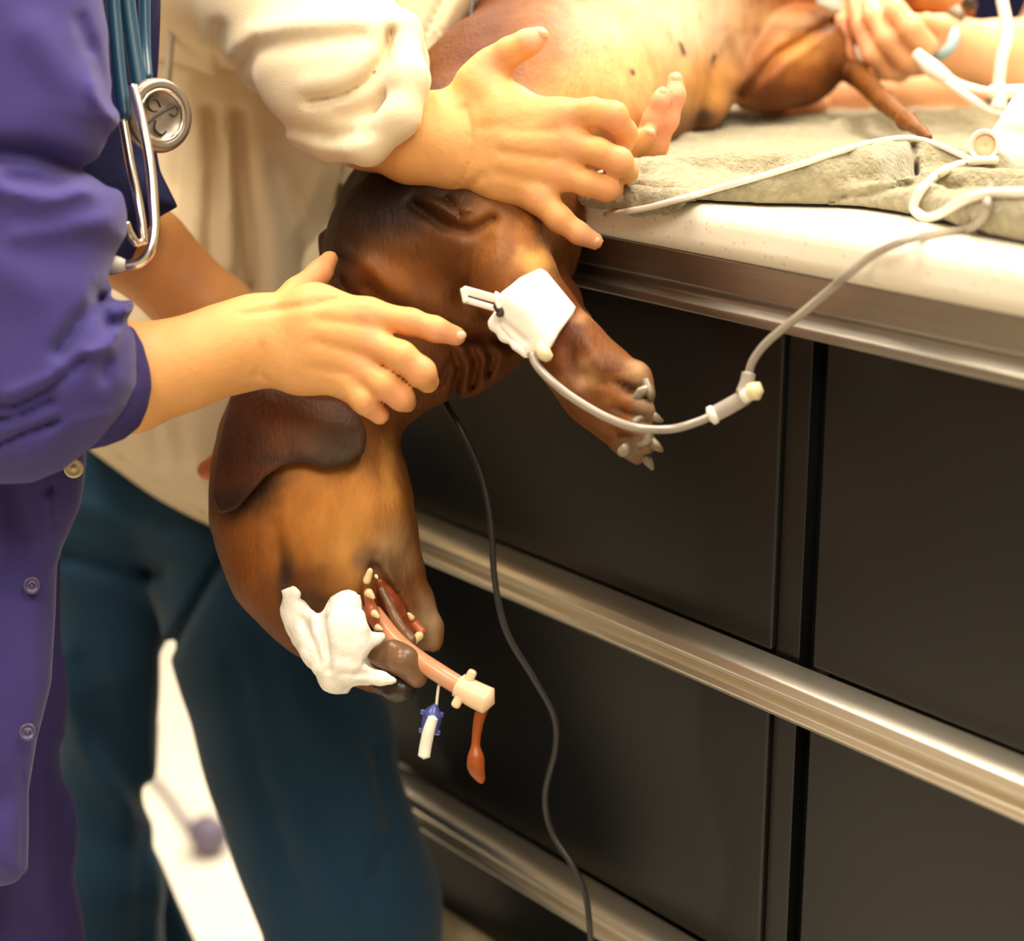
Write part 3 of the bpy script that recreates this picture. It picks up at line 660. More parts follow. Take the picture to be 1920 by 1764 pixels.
tr_f = folds(sub(.006, U(.004, tr, backleg), gp), [([(420, 1040), (370, 1130), (322, 1215)], 12, .010), ([(130, 1040), (220, 1065), (300, 1075)], 20, .010), ([(150, 950), (260, 985), (380, 1010)], 26, -.006), ([(105, 1240), (160, 1400), (240, 1520)], 26, -.009), ([(150, 1250), (200, 1380), (270, 1500)], 30, .006),
                                           ([(460, 1120), (520, 1300), (540, 1500)], 30, .005), ([(560, 1250), (640, 1330), (700, 1400)], 20, .004), ([(700, 1400), (735, 1560), (700, 1640)], 14, .006), ([(520, 1450), (600, 1620), (660, 1764)], 28, -.005), ([(440, 1250), (500, 1500), (560, 1700)], 22, .005), ([(270, 1480), (262, 1764)], 18, .006)])
solid('trousers', keep_off(tr_f), [(200, 800, 1.5, .12), (60, 1800, 1.5, .1), (860, 1500, 1.42, .06), tuple([300, 1900, 1.6, .1])] , .004, M['teal'], pb, it=2)
def down_to_floor(name, c, r1, r0, m, parent):
    tube(name, [(c[0], c[1], c[2] + .03, r1), (c[0], c[1], (c[2]) * .5, (r1 + r0) / 2), (c[0], c[1], .05, r0)], r1, m, parent, world=True, sides=28)
def shoe(c, dx, dy, parent):
    f_ = U(.03, cone(wc(c[0], c[1], .045), wc(c[0] + dx * .5, c[1] + dy * .5, .04), .043, .044), cone(wc(c[0] + dx * .5, c[1] + dy * .5, .04), wc(c[0] + dx, c[1] + dy, .035), .044, .034))
    g = lambda p: np.maximum(f_(p), -c2w(p)[:, 2] + .001)
    q = wc(c[0] + dx * .5, c[1] + dy * .5, .05)
    V, Q = polygonize(g, q - .2, q + .2, .005); mesh_vf('shoe', c2w(relax(V, Q, 1)), Q[:, ::-1], M['shoe'], parent)
shoe(cL, .05, -.16, pb); shoe((cR[0] + .02, cR[1] - .02, 0), .05, -.16, pb)

# ------------------------------------------------------------------ person in the purple coat
pp = empty('person', (-.36, 1.15, 0), 'person in long purple jacket at the left edge with hands around the dog head', 'person')
H_palm = U(.012, chain([(480, 600, 1.108, 44), (590, 580, 1.098, 42), (690, 590, 1.095, 31)], zs=.85, k=.01), chain([(475, 632, 1.106, 46), (590, 622, 1.094, 44), (694, 642, 1.093, 31)], zs=.85, k=.01),
           chain([(475, 655, 1.106, 44), (580, 665, 1.096, 42), (676, 690, 1.095, 29)], zs=.85, k=.01), chain([(478, 672, 1.108, 40), (560, 694, 1.098, 36), (646, 714, 1.097, 28)], zs=.85, k=.01))
H_f = [chain([(690, 590, 1.095, 30), (770, 604, 1.090, 25), (815, 617, 1.09, 23), (855, 630, 1.095, 19)], k=.004),
       chain([(694, 642, 1.093, 30), (752, 668, 1.082, 28), (790, 698, 1.084, 27), (802, 716, 1.092, 22)], k=.004),
       chain([(676, 690, 1.095, 28), (722, 722, 1.085, 26), (752, 745, 1.088, 24), (762, 754, 1.096, 20)], k=.004),
       chain([(644, 716, 1.097, 27), (684, 752, 1.09, 24), (712, 778, 1.096, 19)], k=.004),
       chain([(500, 605, 1.125, 36), (560, 550, 1.14, 30), (600, 510, 1.15, 22), (618, 486, 1.156, 17)], k=.004)]
Hh = hand_union(H_palm, H_f)
H_arm = chain([(40, 720, 1.07, 90), (240, 708, 1.085, 98), (340, 684, 1.095, 82), (420, 655, 1.104, 78), (480, 638, 1.108, 70)], k=.01)
A2 = chain([(120, 420, 1.24, 85), (270, 470, 1.27, 82), (400, 600, 1.28, 82), (480, 690, 1.275, 62), (500, 760, 1.27, 50)], k=.01)
A2f = U(0, chain([(500, 770, 1.27, 36), (440, 850, 1.262, 24), (388, 882, 1.255, 19)], k=.004), chain([(510, 780, 1.27, 34), (480, 880, 1.265, 24), (440, 930, 1.262, 18)], k=.004), chain([(520, 770, 1.27, 34), (540, 870, 1.27, 22), (520, 940, 1.268, 18)], k=.004),
        chain([(530, 760, 1.27, 34), (590, 850, 1.275, 22), (590, 900, 1.272, 17)], k=.004), chain([(500, 740, 1.27, 34), (560, 700, 1.27, 24), (620, 690, 1.27, 18)], k=.004))
A2a = U(.008, A2, A2f)
t2 = chain([(-110, 300, 1.12, 110), (-110, 700, 1.13, 100), (-100, 1100, 1.22, 90)], k=.02)
pf = U(.012, H_arm, Hh); pf = U(.03, pf, t2); pf = U(.02, pf, chain([(-110, 300, 1.13, 80), (120, 420, 1.24, 75)])); pf = U(.02, pf, chain([(-110, 300, 1.12, 80), (40, 720, 1.07, 90)]))
pf = U(.004, pf, A2a)
skincol2 = blobs(SKIN, [(690, 592, 34, 26, PINK, .45), (694, 642, 32, 26, PINK, .45), (674, 690, 30, 24, PINK, .4), (775, 606, 30, 24, PINK, .4), (840, 628, 44, 24, (240, 162, 134), .6), (780, 690, 36, 32, PINK, .5), (745, 742, 32, 28, PINK, .5), (705, 772, 32, 26, PINK, .5), (600, 500, 40, 50, PINK, .45), (385, 882, 24, 26, (214, 110, 74), .8), (320, 520, 130, 110, (222, 146, 88), .7)], nz=3)
pp_b = solid('body', folds(pf, [([(455, 590), (560, 575), (640, 560)], 6, .0014), ([(600, 600), (680, 608)], 8, .0012), ([(590, 640), (680, 665)], 8, .0012), ([(580, 690), (650, 700)], 8, .001), ([(492, 650), (486, 700)], 6, .0012), ([(480, 700), (500, 712)], 5, .001)]),
      [(300, 600, 1.15, .08), (890, 640, 1.1, .03), (-160, 200, 1.15, .1), (-100, 1200, 1.2, .1), (500, 940, 1.29, .02)], .0018, M['skin'], pp, skincol2, it=2)
nail(864, 629, 1.0905, 11, 9, -15, pp_b); nail(608, 492, 1.1505, 9, 13, -20, pp_b)
# near sleeve
SLV = [(-160, -160), (175, -160), (192, 0), (203, 60), (204, 140), (214, 185), (224, 222), (205, 250), (190, 288), (214, 306), (228, 345), (238, 400), (238, 440), (214, 478), (205, 505), (226, 530), (243, 570), (250, 612), (256, 660), (258, 720), (235, 770), (190, 822), (120, 880), (60, 905), (0, 908), (-160, 880)]
slv = slab(SLV, 1.05, .062, .055)
slv_f = folds(slv, [([(-20, 285), (60, 290), (150, 322), (200, 330)], 24, .014), ([(-20, 345), (80, 372), (160, 350)], 22, -.006), ([(20, 335), (110, 345)], 16, .008), ([(150, 40), (178, 120), (210, 190)], 14, .004), ([(170, 110), (176, 180), (214, 230)], 10, -.003), ([(60, 60), (120, 140), (180, 170)], 40, -.004),
                    ([(248, 545), (190, 560), (150, 600), (110, 660)], 15, .008), ([(215, 520), (180, 545), (200, 610), (245, 600)], 13, .006), ([(246, 565), (205, 650), (160, 665)], 10, -.005), ([(160, 670), (90, 730), (30, 760), (-30, 770)], 9, .008), ([(110, 790), (50, 810), (-20, 840)], 7, .006), ([(100, 750), (40, 780), (-20, 792)], 9, .008), ([(200, 680), (195, 710)], 10, .004),
                    ([(190, 640), (120, 700), (20, 740)], 12, -.003), ([(-20, 500), (80, 540), (150, 520)], 50, -.004), ([(30, 440), (120, 430), (200, 410)], 20, -.003), ([(60, 850), (120, 800), (200, 780)], 14, -.002)])
slv_o = solid('jacket_sleeve', slv_f, [(-160, -160, 1.05, .08), (280, 920, 1.05, .08)], .0025, M['purple'], pp, it=2)
CUFF = [(222, 606), (250, 613), (268, 645), (281, 690), (285, 725), (277, 765), (262, 800), (232, 824), (200, 836), (160, 845), (120, 850), (200, 760), (232, 700)]
solid('cuff', slab(CUFF, 1.065, .040, .030), [(120, 600, 1.06, .06), (290, 850, 1.06, .06)], .002, M['purple_dark'], slv_o, it=2)
JAC = [(-200, 600), (120, 600), (162, 850), (158, 905), (150, 950), (124, 1010), (107, 1050), (104, 1150), (96, 1280), (70, 1390), (56, 1480), (52, 1632), (30, 1655), (0, 1662), (-200, 1662)]
jf = folds(slab(JAC, 1.15, .05, .03), [([(84, 890), (98, 990), (106, 1046)], 4, -.003), ([(90, 880), (104, 985)], 4, .003), ([(90, 1100), (78, 1300), (62, 1390)], 4, .0012), ([(42, 1440), (40, 1640)], 4, .0015), ([(20, 900), (40, 1000), (20, 1100)], 22, .006), ([(0, 1150), (30, 1300), (10, 1500)], 30, .004)])
jac_o = solid('jacket', jf, [(-200, 600, 1.15, .08), (170, 1670, 1.15, .08)], .0025, M['purple'], pp, it=2)
for (x, y, m_, r) in [(138, 878, 'button', .0056), (60, 1097, 'snap', .0052), (52, 1372, 'snap', .0052)]:
    dd = 1.15 - (.046 if m_ == 'button' else .0505)
    o = W(x, y, dd); ax = c2w(pt(x, y, 1))[0] - np.array([0, 0, CAM_H])
    lathe(m_ if m_ == 'button' else 'snap', o, -ax, [(-.001, .0001), (-.001, r), (.0012, r), (.0022, r * .8), (.0012, r * .6), (.001, r * .28), (.0026, r * .24), (.0028, .0001)], M[m_], jac_o, 28)
PANT = chain([(-20, 1000, 1.25, 130), (0, 1300, 1.24, 110), (20, 1560, 1.25, 110), (28, 1760, 1.26, 114)], k=.02)
cP = c2w(pt(28, 1760, 1.26))[0]
PANT = U(.02, PANT, wcone(cP, (cP[0], cP[1], .08), .04, .045))
solid('trousers', folds(PANT, [([(110, 1400), (125, 1600)], 12, .004), ([(70, 1420), (90, 1700)], 14, -.004)]), [(-120, 1000, 1.25, .06), (28, 3100, 1.45, .10)], .004, M['purple_dark'], pp, it=2)
shoe(cP, .06, -.14, pp)
NAV = [(150, -160), (306, -160), (300, 60), (296, 150), (284, 220), (300, 320), (334, 388), (296, 408), (268, 440), (236, 510), (180, 520), (120, 300)]
solid('scrub_top', folds(slab(NAV, 1.20, .035, .02), [([(250, 0), (262, 150), (256, 300)], 20, .004)]), [(120, -160, 1.2, .05), (340, 520, 1.2, .05)], .003, M['navy'], pp, it=2)
# ------------------------------------------------------------------ person at the far side holding the hind leg
pr = empty('person', (.45, 1.95, 0), 'person in dark scrubs behind the counter gripping the dog hind leg', 'person')
fg = [chain([(1586, -20, 1.43, 12), (1579, 40, 1.42, 13), (1586, 95, 1.415, 14), (1606, 132, 1.42, 15), (1640, 146, 1.44, 15)], k=.004),
      chain([(1600, -20, 1.42, 14), (1610, 50, 1.405, 16), (1634, 102, 1.40, 17), (1662, 132, 1.415, 18), (1690, 140, 1.44, 16)], k=.004),
      chain([(1626, -20, 1.42, 15), (1637, 30, 1.395, 18), (1662, 72, 1.39, 20), (1695, 110, 1.40, 21), (1715, 125, 1.43, 18)], k=.004),
      chain([(1650, -15, 1.42, 18), (1680, 20, 1.385, 20), (1708, 52, 1.38, 22), (1735, 86, 1.39, 24)], k=.004),
      chain([(1790, 90, 1.41, 24), (1768, 50, 1.40, 20), (1736, 38, 1.395, 15)], k=.004)]
rh = hand_union(U(.012, chain([(1650, 100, 1.45, 36), (1700, 90, 1.43, 44), (1760, 84, 1.42, 46)], k=.01), chain([(1690, 60, 1.44, 36), (1760, 84, 1.42, 46)], k=.01)), fg, .004)
rarm = chain([(1760, 84, 1.42, 46), (1800, 90, 1.42, 50), (1870, 104, 1.43, 62), (1990, 100, 1.47, 78), (2060, -60, 1.65, 80)], k=.01)
larm = chain([(1440, 196, 1.56, 20), (1560, 180, 1.57, 32), (1700, 170, 1.57, 38), (1800, 165, 1.58, 40), (1960, 80, 1.72, 60), (2040, -80, 1.8, 70)], k=.01)
lfing = U(0, chain([(1540, 196, 1.52, 16), (1470, 206, 1.50, 12), (1430, 204, 1.50, 10)], k=.004), chain([(1540, 186, 1.54, 16), (1470, 190, 1.53, 12), (1410, 190, 1.54, 10)], k=.004))
tz = U(.05, wcone((.62, 2.05, 1.45), (.62, 2.08, .9), .10, .10), cone(wc(.62, 2.05, 1.40), pt(2060, -60, 1.65), .07, .035), cone(wc(.62, 2.05, 1.40), pt(2040, -80, 1.8), .07, .035))
rb = U(.012, U(.01, rh, rarm), U(.006, larm, lfing)); rb = U(.03, rb, tz)
solid('body', rb, [(1500, 100, 1.5, .1), (2200, -200, 1.8, .1), tuple([1400, 205, 1.5, .02]), (2000, 800, 2.3, .12)], .002, M['skin'], pr,
      blobs((238, 180, 134), [(1600, 80, 40, 90, (236, 158, 118), .7), (1680, 130, 60, 20, (222, 150, 100), .5), (1460, 205, 60, 20, (226, 140, 96), .6)], nz=3), it=2)
scrub = U(.06, wcone((.52, 2.10, 1.46), (.58, 2.10, .85), .145, .16), wcone((.78, 2.10, 1.46), (.70, 2.10, .85), .14, .15), cone(wc(.50, 2.0, 1.43), pt(2030, -90, 1.70), .09, .05))
solid('scrub_top', folds(scrub, [([(1850, -20), (1870, 90)], 18, .006)]), [tuple([1900, 100, 2.0, .35]), (2200, 900, 2.4, .1)], .006, M['navy'], pr, it=2)
for sx in (-.09, .09):
    tube('trouser_leg', [(.64 + sx, 2.10, .90, .095), (.64 + sx, 2.12, .5, .08), (.64 + sx, 2.12, .06, .07)], .08, M['navy'], pr, world=True, sides=28)
    shoe((.64 + sx, 2.12, 0), 0, -.13, pr)
bandt = tube('wrist_band', [(1742, 112, 1.400, .0012), (1764, 104, 1.388, .0022), (1782, 88, 1.384, .0026), (1790, 66, 1.388, .0026), (1793, 46, 1.402, .0014)], .002, M['band'], None, flat=1.6)
tag(bandt, 'pale blue-grey elastic band around the wrist above the dog hind paw', 'wrist band')

# ------------------------------------------------------------------ dressings and lines on the dog
BD = [(1012, 503), (1024, 508), (1080, 576), (1074, 590), (1050, 622), (1030, 655), (1012, 672), (985, 668), (958, 640), (936, 612), (930, 590), (940, 550), (975, 520)]
bs = folds(on_shell(U(.01, leg, leg), BD, .0045, .003, .0015, dmax=1.112), [([(950, 560), (990, 590), (1020, 640)], 16, -.0012), ([(940, 600), (985, 640)], 6, .0015)])
bd = empty('bandage', W(1005, 590, 1.10), 'white tape bandage wrapped around the dangling front leg of the dog', 'bandage')
solid('tape', bs, [(1005, 590, 1.10, .05)], .0012, M['white'], bd, it=1)
solid('torn_edge', noisy(U(.003, chain([(936, 590, 1.098, 10), (930, 606, 1.097, 12), (950, 632, 1.094, 10), (985, 662, 1.088, 9)], k=.003), chain([(935, 560, 1.102, 9), (930, 548, 1.102, 6)])), .0018, 160, 6), [(955, 600, 1.09, .03)], .0012, M['gauze'], bd, it=1)
def oriented_box(name, a, b, hw, ht, m, parent, bevel=.0012):
    """box along a-b (px,py,depth), half width px across the view, half thickness m"""
    A, B = W(*a), W(*b); T = B - A; T /= np.linalg.norm(T)
    v = (A + B) / 2 - np.array([0, 0, CAM_H]); v /= np.linalg.norm(v); N = np.cross(T, v); N /= np.linalg.norm(N); K = np.cross(N, T)
    hw = hw * a[2] / F
    V = [P + N * hw * i + K * ht * j for P in (A, B) for i in (-1, 1) for j in (-1, 1)]
    o = mesh_vf(name, V, box_faces(), m, parent, False); add_bevel(o, bevel, 3); return o
cl = empty('line_clamp', W(902, 560, 1.085), 'small white plastic clamp sticking out left of the leg bandage', 'clamp')
oriented_box('jaw', (868, 543, 1.085), (936, 562, 1.09), 8, .003, M['plastic'], cl)
oriented_box('jaw', (872, 562, 1.085), (928, 578, 1.09), 6, .003, M['plastic'], cl)
oriented_box('hinge', (868, 540, 1.084), (874, 568, 1.084), 6, .0035, M['plastic'], cl)
oriented_box('latch', (930, 556, 1.089), (936, 580, 1.089), 5, .0035, M['plastic'], cl)
tube('tip', [(928, 572, 1.088), (938, 584, 1.088), (936, 592, 1.088)], .0022, M['cable'], cl)
iv = empty('iv_line', W(1200, 800, 1.08), 'clear drip line running from the leg bandage past the paw up over the counter edge', 'drip line')
eo = depth_z(1585, 520, ZT) - .0
edge = lambda s, n, z: tuple(c2w([0, 0, 0])[0] * 0 + cw(s, n, z))
def wp(px, py, d): return tuple(W(px, py, d))
def lay(L, r): return [wp(x, y, hit(x, y, r)) for x, y in L]
def onw(px, py, z): return tuple(W(px, py, depth_z(px, py, z)))
tube('tubing', [wp(996, 662, 1.082), wp(1010, 690, 1.076), wp(1050, 728, 1.066), (wp(1100, 762, 1.060)), wp(1150, 788, 1.056), wp(1200, 803, 1.054), wp(1260, 804, 1.058), wp(1310, 790, 1.058), wp(1336, 778, 1.058)], .0024, M['clear'], iv, world=True)
tube('filter', [wp(1334, 779, 1.058), wp(1366, 762, 1.056), wp(1400, 742, 1.054)], .0046, M['clearcap'], iv, world=True, sides=20)
tube('ring', [wp(1332, 780, 1.058), wp(1340, 776, 1.058)], .0054, M['plastic'], iv, world=True, sides=20)
tube('connector', [wp(1392, 738, 1.052), wp(1400, 718, 1.052), wp(1404, 700, 1.052)], .0040, M['clearcap'], iv, world=True, sides=20)
tube('connector', [wp(1392, 742, 1.052), wp(1408, 736, 1.050)], .0045, M['plastic'], iv, world=True, sides=20)
tube('port_cap', [wp(1408, 734, 1.050), wp(1416, 733, 1.048), wp(1424, 733, 1.047)], .0050, M['button'], iv, world=True, sides=24)
tube('tubing', [wp(1403, 704, 1.052), wp(1412, 676, 1.050), wp(1440, 640, 1.045), wp(1500, 590, 1.035), wp(1560, 540, 1.022), wp(1590, 514, 1.008)] + lay([(1640, 476), (1700, 450), (1760, 438), (1805, 432), (1830, 422), (1848, 400), (1852, 375), (1858, 345)], .0045), .0024, M['clear'], iv, world=True)
tube('leaf_cap', [(1012, 648, 1.078, .003), (1020, 662, 1.075, .0042), (1030, 672, 1.076, .003)], .004, M['button'], iv)
# loose white tubing on the towel
t1 = tube('drip_tubing', lay([(1136, 402), (1175, 396), (1220, 388), (1275, 373), (1330, 358), (1380, 344), (1430, 330), (1475, 316), (1520, 302), (1560, 289), (1600, 276), (1645, 265), (1690, 259), (1720, 261), (1745, 267), (1775, 278), (1800, 290), (1835, 304)], .002), .0019, M['wtube'], None, world=True, n=5)
tag(t1, 'thin white tube lying along the crest of the front towel fold', 'tubing')
t2_ = tube('drip_tubing', lay([(1870, 300), (1835, 301), (1800, 308), (1775, 318), (1752, 332), (1732, 350), (1718, 372), (1714, 390), (1724, 402), (1740, 408), (1765, 400), (1790, 384), (1820, 370), (1860, 362), (1920, 361), (1990, 362)], .0045), .0027, M['wtube'], None, world=True, n=5)
tag(t2_, 'thick white tube curled in a loop at the front right edge of the towel', 'tubing')
yp = empty('y_connector', W(1760, 140, 1.36), 'white Y shaped drip connector lying in front of the wristband arm', 'connector')
tube('barrel', [(1718, 100, 1.37, .0042), (1732, 114, 1.367, .0052), (1750, 130, 1.363, .0062), (1776, 148, 1.358, .0048)], .005, M['plastic'], yp, sides=20)
tube('tubing', [(1772, 140, 1.36), (1800, 158, 1.355), (1835, 168, 1.35), (1870, 174, 1.34)], .0028, M['wtube'], yp)
tube('tubing', [(1766, 148, 1.36), (1810, 178, 1.35), (1850, 205, 1.345), (1885, 222, 1.34)], .0030, M['wtube'], yp)
hp = empty('hanging_line', W(1877, 160, 1.33), 'white line hanging from above with a cross shaped port beside the fluid bag', 'drip line')
tube('tubing', [(1872, -120, 1.36), (1876, -20, 1.345), (1889, 60, 1.335), (1878, 110, 1.33), (1872, 160, 1.33)], .0042, M['wtube'], hp)
tube('port', [(1872, 160, 1.33), (1875, 180, 1.33), (1872, 202, 1.33)], .0052, M['plastic'], hp, sides=20)
tube('port', [(1856, 172, 1.33), (1876, 173, 1.33), (1900, 172, 1.33), (1935, 170, 1.34)], .0046, M['plastic'], hp, sides=20)
# fluid bag
bg = empty('fluid_bag', W(1890, 330, 1.27), 'bulging white fluid bag with round port at the right edge on the towel', 'fluid bag')
BAG = [(2010, 150), (1925, 163), (1896, 186), (1872, 225), (1856, 246), (1846, 268), (1846, 296), (1822, 312), (1845, 330), (1872, 345), (2010, 352)]
solid('bag', folds(slab(BAG, 1.20, .028, .018), [([(1880, 250), (1960, 260)], 14, .003)]), [(1800, 150, 1.2, .05), (2010, 360, 1.2, .05)], .002, M['plastic'], bg, it=2)
o = W(1846, 272, 1.165); tgt = W(1800, 262, 1.10); ax = tgt - o
pr_o = lathe('port_ring', o, ax, [(-.004, .0085), (.002, .0098), (.004, .0092), (.0042, .0078), (.001, .0068), (-.003, .0062), (-.003, .0001)], M['plastic'], bg)
lathe('membrane', o, ax, [(-.001, .0066), (.0004, .0052), (.0004, .0024), (-.001, .0001)], M['etcap'], pr_o)
# gauze around the muzzle
gz = empty('gauze_tie', W(640, 1180, 1.11), 'white gauze strip knotted around the muzzle of the dog', 'gauze')
GZ = [(528, 1108), (552, 1098), (566, 1112), (560, 1128), (578, 1142), (600, 1155), (618, 1122), (650, 1106), (676, 1116), (684, 1150), (686, 1188), (722, 1186), (735, 1196), (712, 1208), (688, 1232), (700, 1250), (745, 1270), (748, 1284), (700, 1284), (662, 1286), (650, 1300), (620, 1302), (600, 1290), (592, 1262), (560, 1222), (542, 1195), (534, 1150)]
gz_f = folds(U(.006, on_shell(headf, GZ, .006, .004, .003, dmax=1.19), chain([(648, 1138, 1.115, 32), (650, 1185, 1.105, 36), (644, 1240, 1.105, 34)], zs=.6, k=.006), chain([(625, 1275, 1.115, 26), (650, 1265, 1.113, 20)]), chain([(660, 1255, 1.11, 20), (715, 1272, 1.11, 10), (738, 1277, 1.11, 7)]), chain([(668, 1210, 1.108, 20), (715, 1194, 1.112, 9)]), chain([(545, 1108, 1.148, 12), (556, 1150, 1.134, 20), (590, 1225, 1.118, 26)], zs=.7, k=.005), chain([(600, 1170, 1.118, 22), (615, 1240, 1.112, 30)], zs=.7)),
             [([(600, 1160), (612, 1200), (618, 1255)], 7, .0022), ([(566, 1160), (588, 1200), (600, 1240)], 6, .0014), ([(640, 1262), (700, 1264)], 6, .0018), ([(672, 1140), (660, 1200)], 8, .0008)])
solid('strip', noisy(gz_f, .0007, 240, 9), [(640, 1200, 1.13, .05)], .0014, M['gauze'], gz, it=1)
# breathing tube
et = empty('breathing_tube', W(830, 1260, 1.11), 'pink stained breathing tube coming out of the dog mouth with winged connector', 'breathing tube')
tube('tube', [(700, 1150, 1.14), (740, 1200, 1.128), (778, 1232, 1.118), (820, 1260, 1.112), (868, 1290, 1.108)], .0056, M['ettube'], et, sides=20)
tube('connector', [(860, 1284, 1.108, .0072), (890, 1302, 1.106, .0078), (916, 1314, 1.104, .0080)], .0076, M['etcap'], et, n=6, sides=24)
oriented_box('wing', (888, 1256, 1.106), (852, 1326, 1.106), 9, .004, M['etcap'], et, .002)
pl_o = tube('pilot_line', [(828, 1270, 1.112), (822, 1290, 1.112), (818, 1325, 1.112)], .0009, M['wtube'], et)
tube('pilot_valve', [(817, 1320, 1.112, .0012), (812, 1336, 1.112, .0052), (810, 1348, 1.112, .0058), (806, 1366, 1.112, .005), (802, 1376, 1.112, .003)], .005, M['blue'], pl_o, sides=20)
oriented_box('valve_wing', (788, 1334, 1.112), (832, 1340, 1.112), 5, .0018, M['blue'], pl_o, .001)
oriented_box('valve_wing', (785, 1368, 1.112), (826, 1374, 1.112), 5, .0018, M['blue'], pl_o, .001)
tube('valve_tip', [(812, 1345, 1.107, .003), (804, 1370, 1.107, .0035), (798, 1398, 1.108, .0036), (795, 1418, 1.108, .0036)], .003, M['plastic'], pl_o, sides=20)
tube('fluid_drip', [(914, 1306, 1.106, .0016), (912, 1322, 1.106, .0022), (902, 1336, 1.106, .0034), (896, 1360, 1.106, .003), (892, 1395, 1.106, .0026), (892, 1418, 1.106, .0048), (893, 1440, 1.106, .0050), (902, 1462, 1.106, .0026), (904, 1468, 1.106, .001)], .003, M['drip'], et, sides=16)
# monitor cable and red wire
cb = tube('monitor_cable', [(822, 700, 1.23), (832, 748, 1.215), (868, 812, 1.20), (902, 890, 1.20), (920, 980, 1.20), (928, 1090, 1.205), (950, 1185, 1.21), (1000, 1270, 1.215), (1038, 1340, 1.22), (1042, 1400, 1.225), (1022, 1490, 1.235), (1035, 1560, 1.24), (1075, 1625, 1.235), (1098, 1680, 1.235), (1108, 1764, 1.24), (1120, 1900, 1.27)], .0020, M['cable'], None)
tag(cb, 'long black cable hanging from the dog neck past the steel rails', 'cable')
rw = tube('lead_wire', [(1120, -30, 1.345), (1150, 2, 1.338), (1190, 20, 1.335), (1240, 29, 1.335), (1290, 18, 1.338), (1330, -8, 1.35)], .0012, M['red'], None)
tag(rw, 'thin red wire drooping across the pale belly of the dog', 'wire')
tp = empty('patch', W(1535, 12, 1.40), 'small pale blue-white pad between the dog thigh and the gripping fingers', 'pad')
solid('pad', noisy(slab([(1526, -30), (1585, -30), (1578, 22), (1560, 26), (1530, 12)], 1.395, .006, .005), .0006, 150, 4), [(1550, 0, 1.395, .03)], .0015, M['grey_rubber'], tp)
wcord = tube('white_cord', [(330, -120, 1.33), (326, 0, 1.33), (322, 60, 1.33), (316, 140, 1.335), (312, 170, 1.34)], .0024, M['grey_rubber'], None)
tag(wcord, 'white cord hanging down the cream coat beside the stethoscope', 'cord')
lw = tube('dark_cord', [(900, -60, 1.30), (884, 20, 1.285), (880, 70, 1.275), (876, 125, 1.25)], .0011, M['cable'], None)
tag(lw, 'thin dark wire down the dog flank next to the raised thumb', 'wire')

# ------------------------------------------------------------------ stethoscope
st = empty('stethoscope', W(270, 220, 1.10), 'stethoscope with teal tubing and steel head hanging from the purple jacket', 'stethoscope')
o = W(293, 217, 1.10); view = o - np.array([0, 0, CAM_H]); view /= np.linalg.norm(view)
ax = -view + np.array([.75, 0, .05]); ax /= np.linalg.norm(ax)
R_ = .0212
cp_o = lathe('chest_piece', o, ax, [(-.012, .0001), (-.012, .012), (-.006, .015), (-.002, R_), (.003, R_), (.006, R_ * .95), (.0065, R_ * .72), (.0045, R_ * .68), (.0045, R_ * .1), (.0045, .0001)], M['dulls'], st, 48)
lathe('diaphragm_ring', o + ax * .0052, ax, [(0, R_ * .62), (.0014, R_ * .64), (.0018, R_ * .68), (.0012, R_ * .72), (0, R_ * .72)], M['chrome'], cp_o, 48)
e1 = np.cross(ax, [0, 0, 1.]); e1 /= np.linalg.norm(e1); e1 = -e1; e2 = np.cross(ax, e1); e2 = e2 if e2[2] > 0 else -e2
e1 = e1 if e1[0] > 0 else -e1
def em(L, r):
    tube('emblem', [tuple(o + ax * .005 + e1 * a * R_ + e2 * b * R_) for a, b in L], r, M['cable'], cp_o, world=True, sides=8)
em([(-.52, -.22), (-.2, -.04), (.1, .10), (.40, .22)], .0007)
em([(.40, .22), (.52, .18), (.54, .05), (.42, -.04), (.28, .02)], .00045)
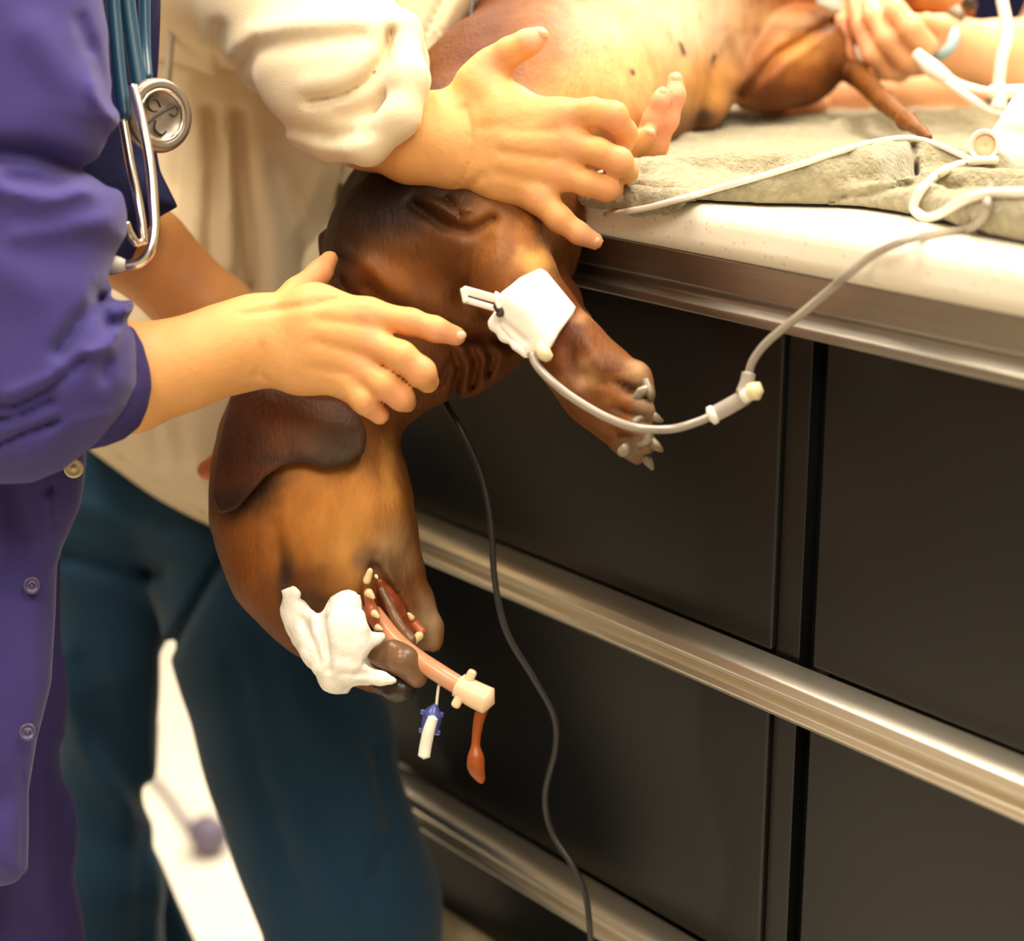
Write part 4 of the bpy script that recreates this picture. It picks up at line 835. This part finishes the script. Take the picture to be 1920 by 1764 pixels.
em([(.02, .22), (-.08, .42), (-.28, .44), (-.36, .28), (-.26, .14), (-.10, .12)], .00045)
em([(-.18, -.12), (-.24, -.34), (-.06, -.50), (.12, -.42)], .00045)
tube('tubing', [(206, -120, 1.09), (212, 0, 1.09), (222, 120, 1.085), (234, 222, 1.08)], .0040, M['teal_rubber'], st, sides=16)
tube('tubing', [(228, -120, 1.10), (238, 0, 1.10), (250, 90, 1.098), (262, 165, 1.095)], .0048, M['teal_rubber'], st, sides=16)
tube('tubing', [(270, -120, 1.13), (271, 0, 1.13), (272, 90, 1.125), (276, 150, 1.115)], .0036, M['teal_rubber'], st, sides=16)
tube('earpiece_tube', [(230, 222, 1.08), (245, 310, 1.075), (260, 380, 1.07), (270, 445, 1.068), (268, 452, 1.068)], .0026, M['chrome'], st, sides=16)
ep_o = tube('earpiece_tube', [(249, 162, 1.075), (266, 225, 1.068), (282, 310, 1.06), (288, 380, 1.055), (290, 430, 1.052), (282, 470, 1.05), (262, 492, 1.05), (236, 497, 1.05)], .0028, M['chrome'], st, sides=16)
tube('earpiece_hook', [(268, 452, 1.068), (256, 455, 1.064), (244, 438, 1.06), (236, 418, 1.058)], .0022, M['chrome'], st, sides=16)
tube('ear_tip', [(240, 497, 1.05, .0022), (224, 497, 1.05, .0045), (206, 496, 1.05, .0052), (196, 495, 1.05, .0045)], .004, M['grey_rubber'], ep_o, sides=20)

# ------------------------------------------------------------------ cord on the floor between the legs
fc = empty('floor_cord', onw(390, 1560, .02), 'grey cord ending in a dark purple plug on the pale floor between the legs', 'cord')
tube('wire', [onw(180, 1400, .006), onw(250, 1430, .006), onw(305, 1478, .006), onw(340, 1528, .006), onw(362, 1552, .012), onw(380, 1560, .02)], .004, M['plug'], fc, world=True)
pc = np.array(onw(392, 1566, .024)); e = np.array(onw(410, 1584, .024)) - pc; e /= np.linalg.norm(e)
lathe('plug', pc - e * .022, e, [(0, .0001), (0, .014), (.006, .022), (.030, .024), (.040, .018), (.044, .010), (.044, .0001)], M['plug'], fc, 28)
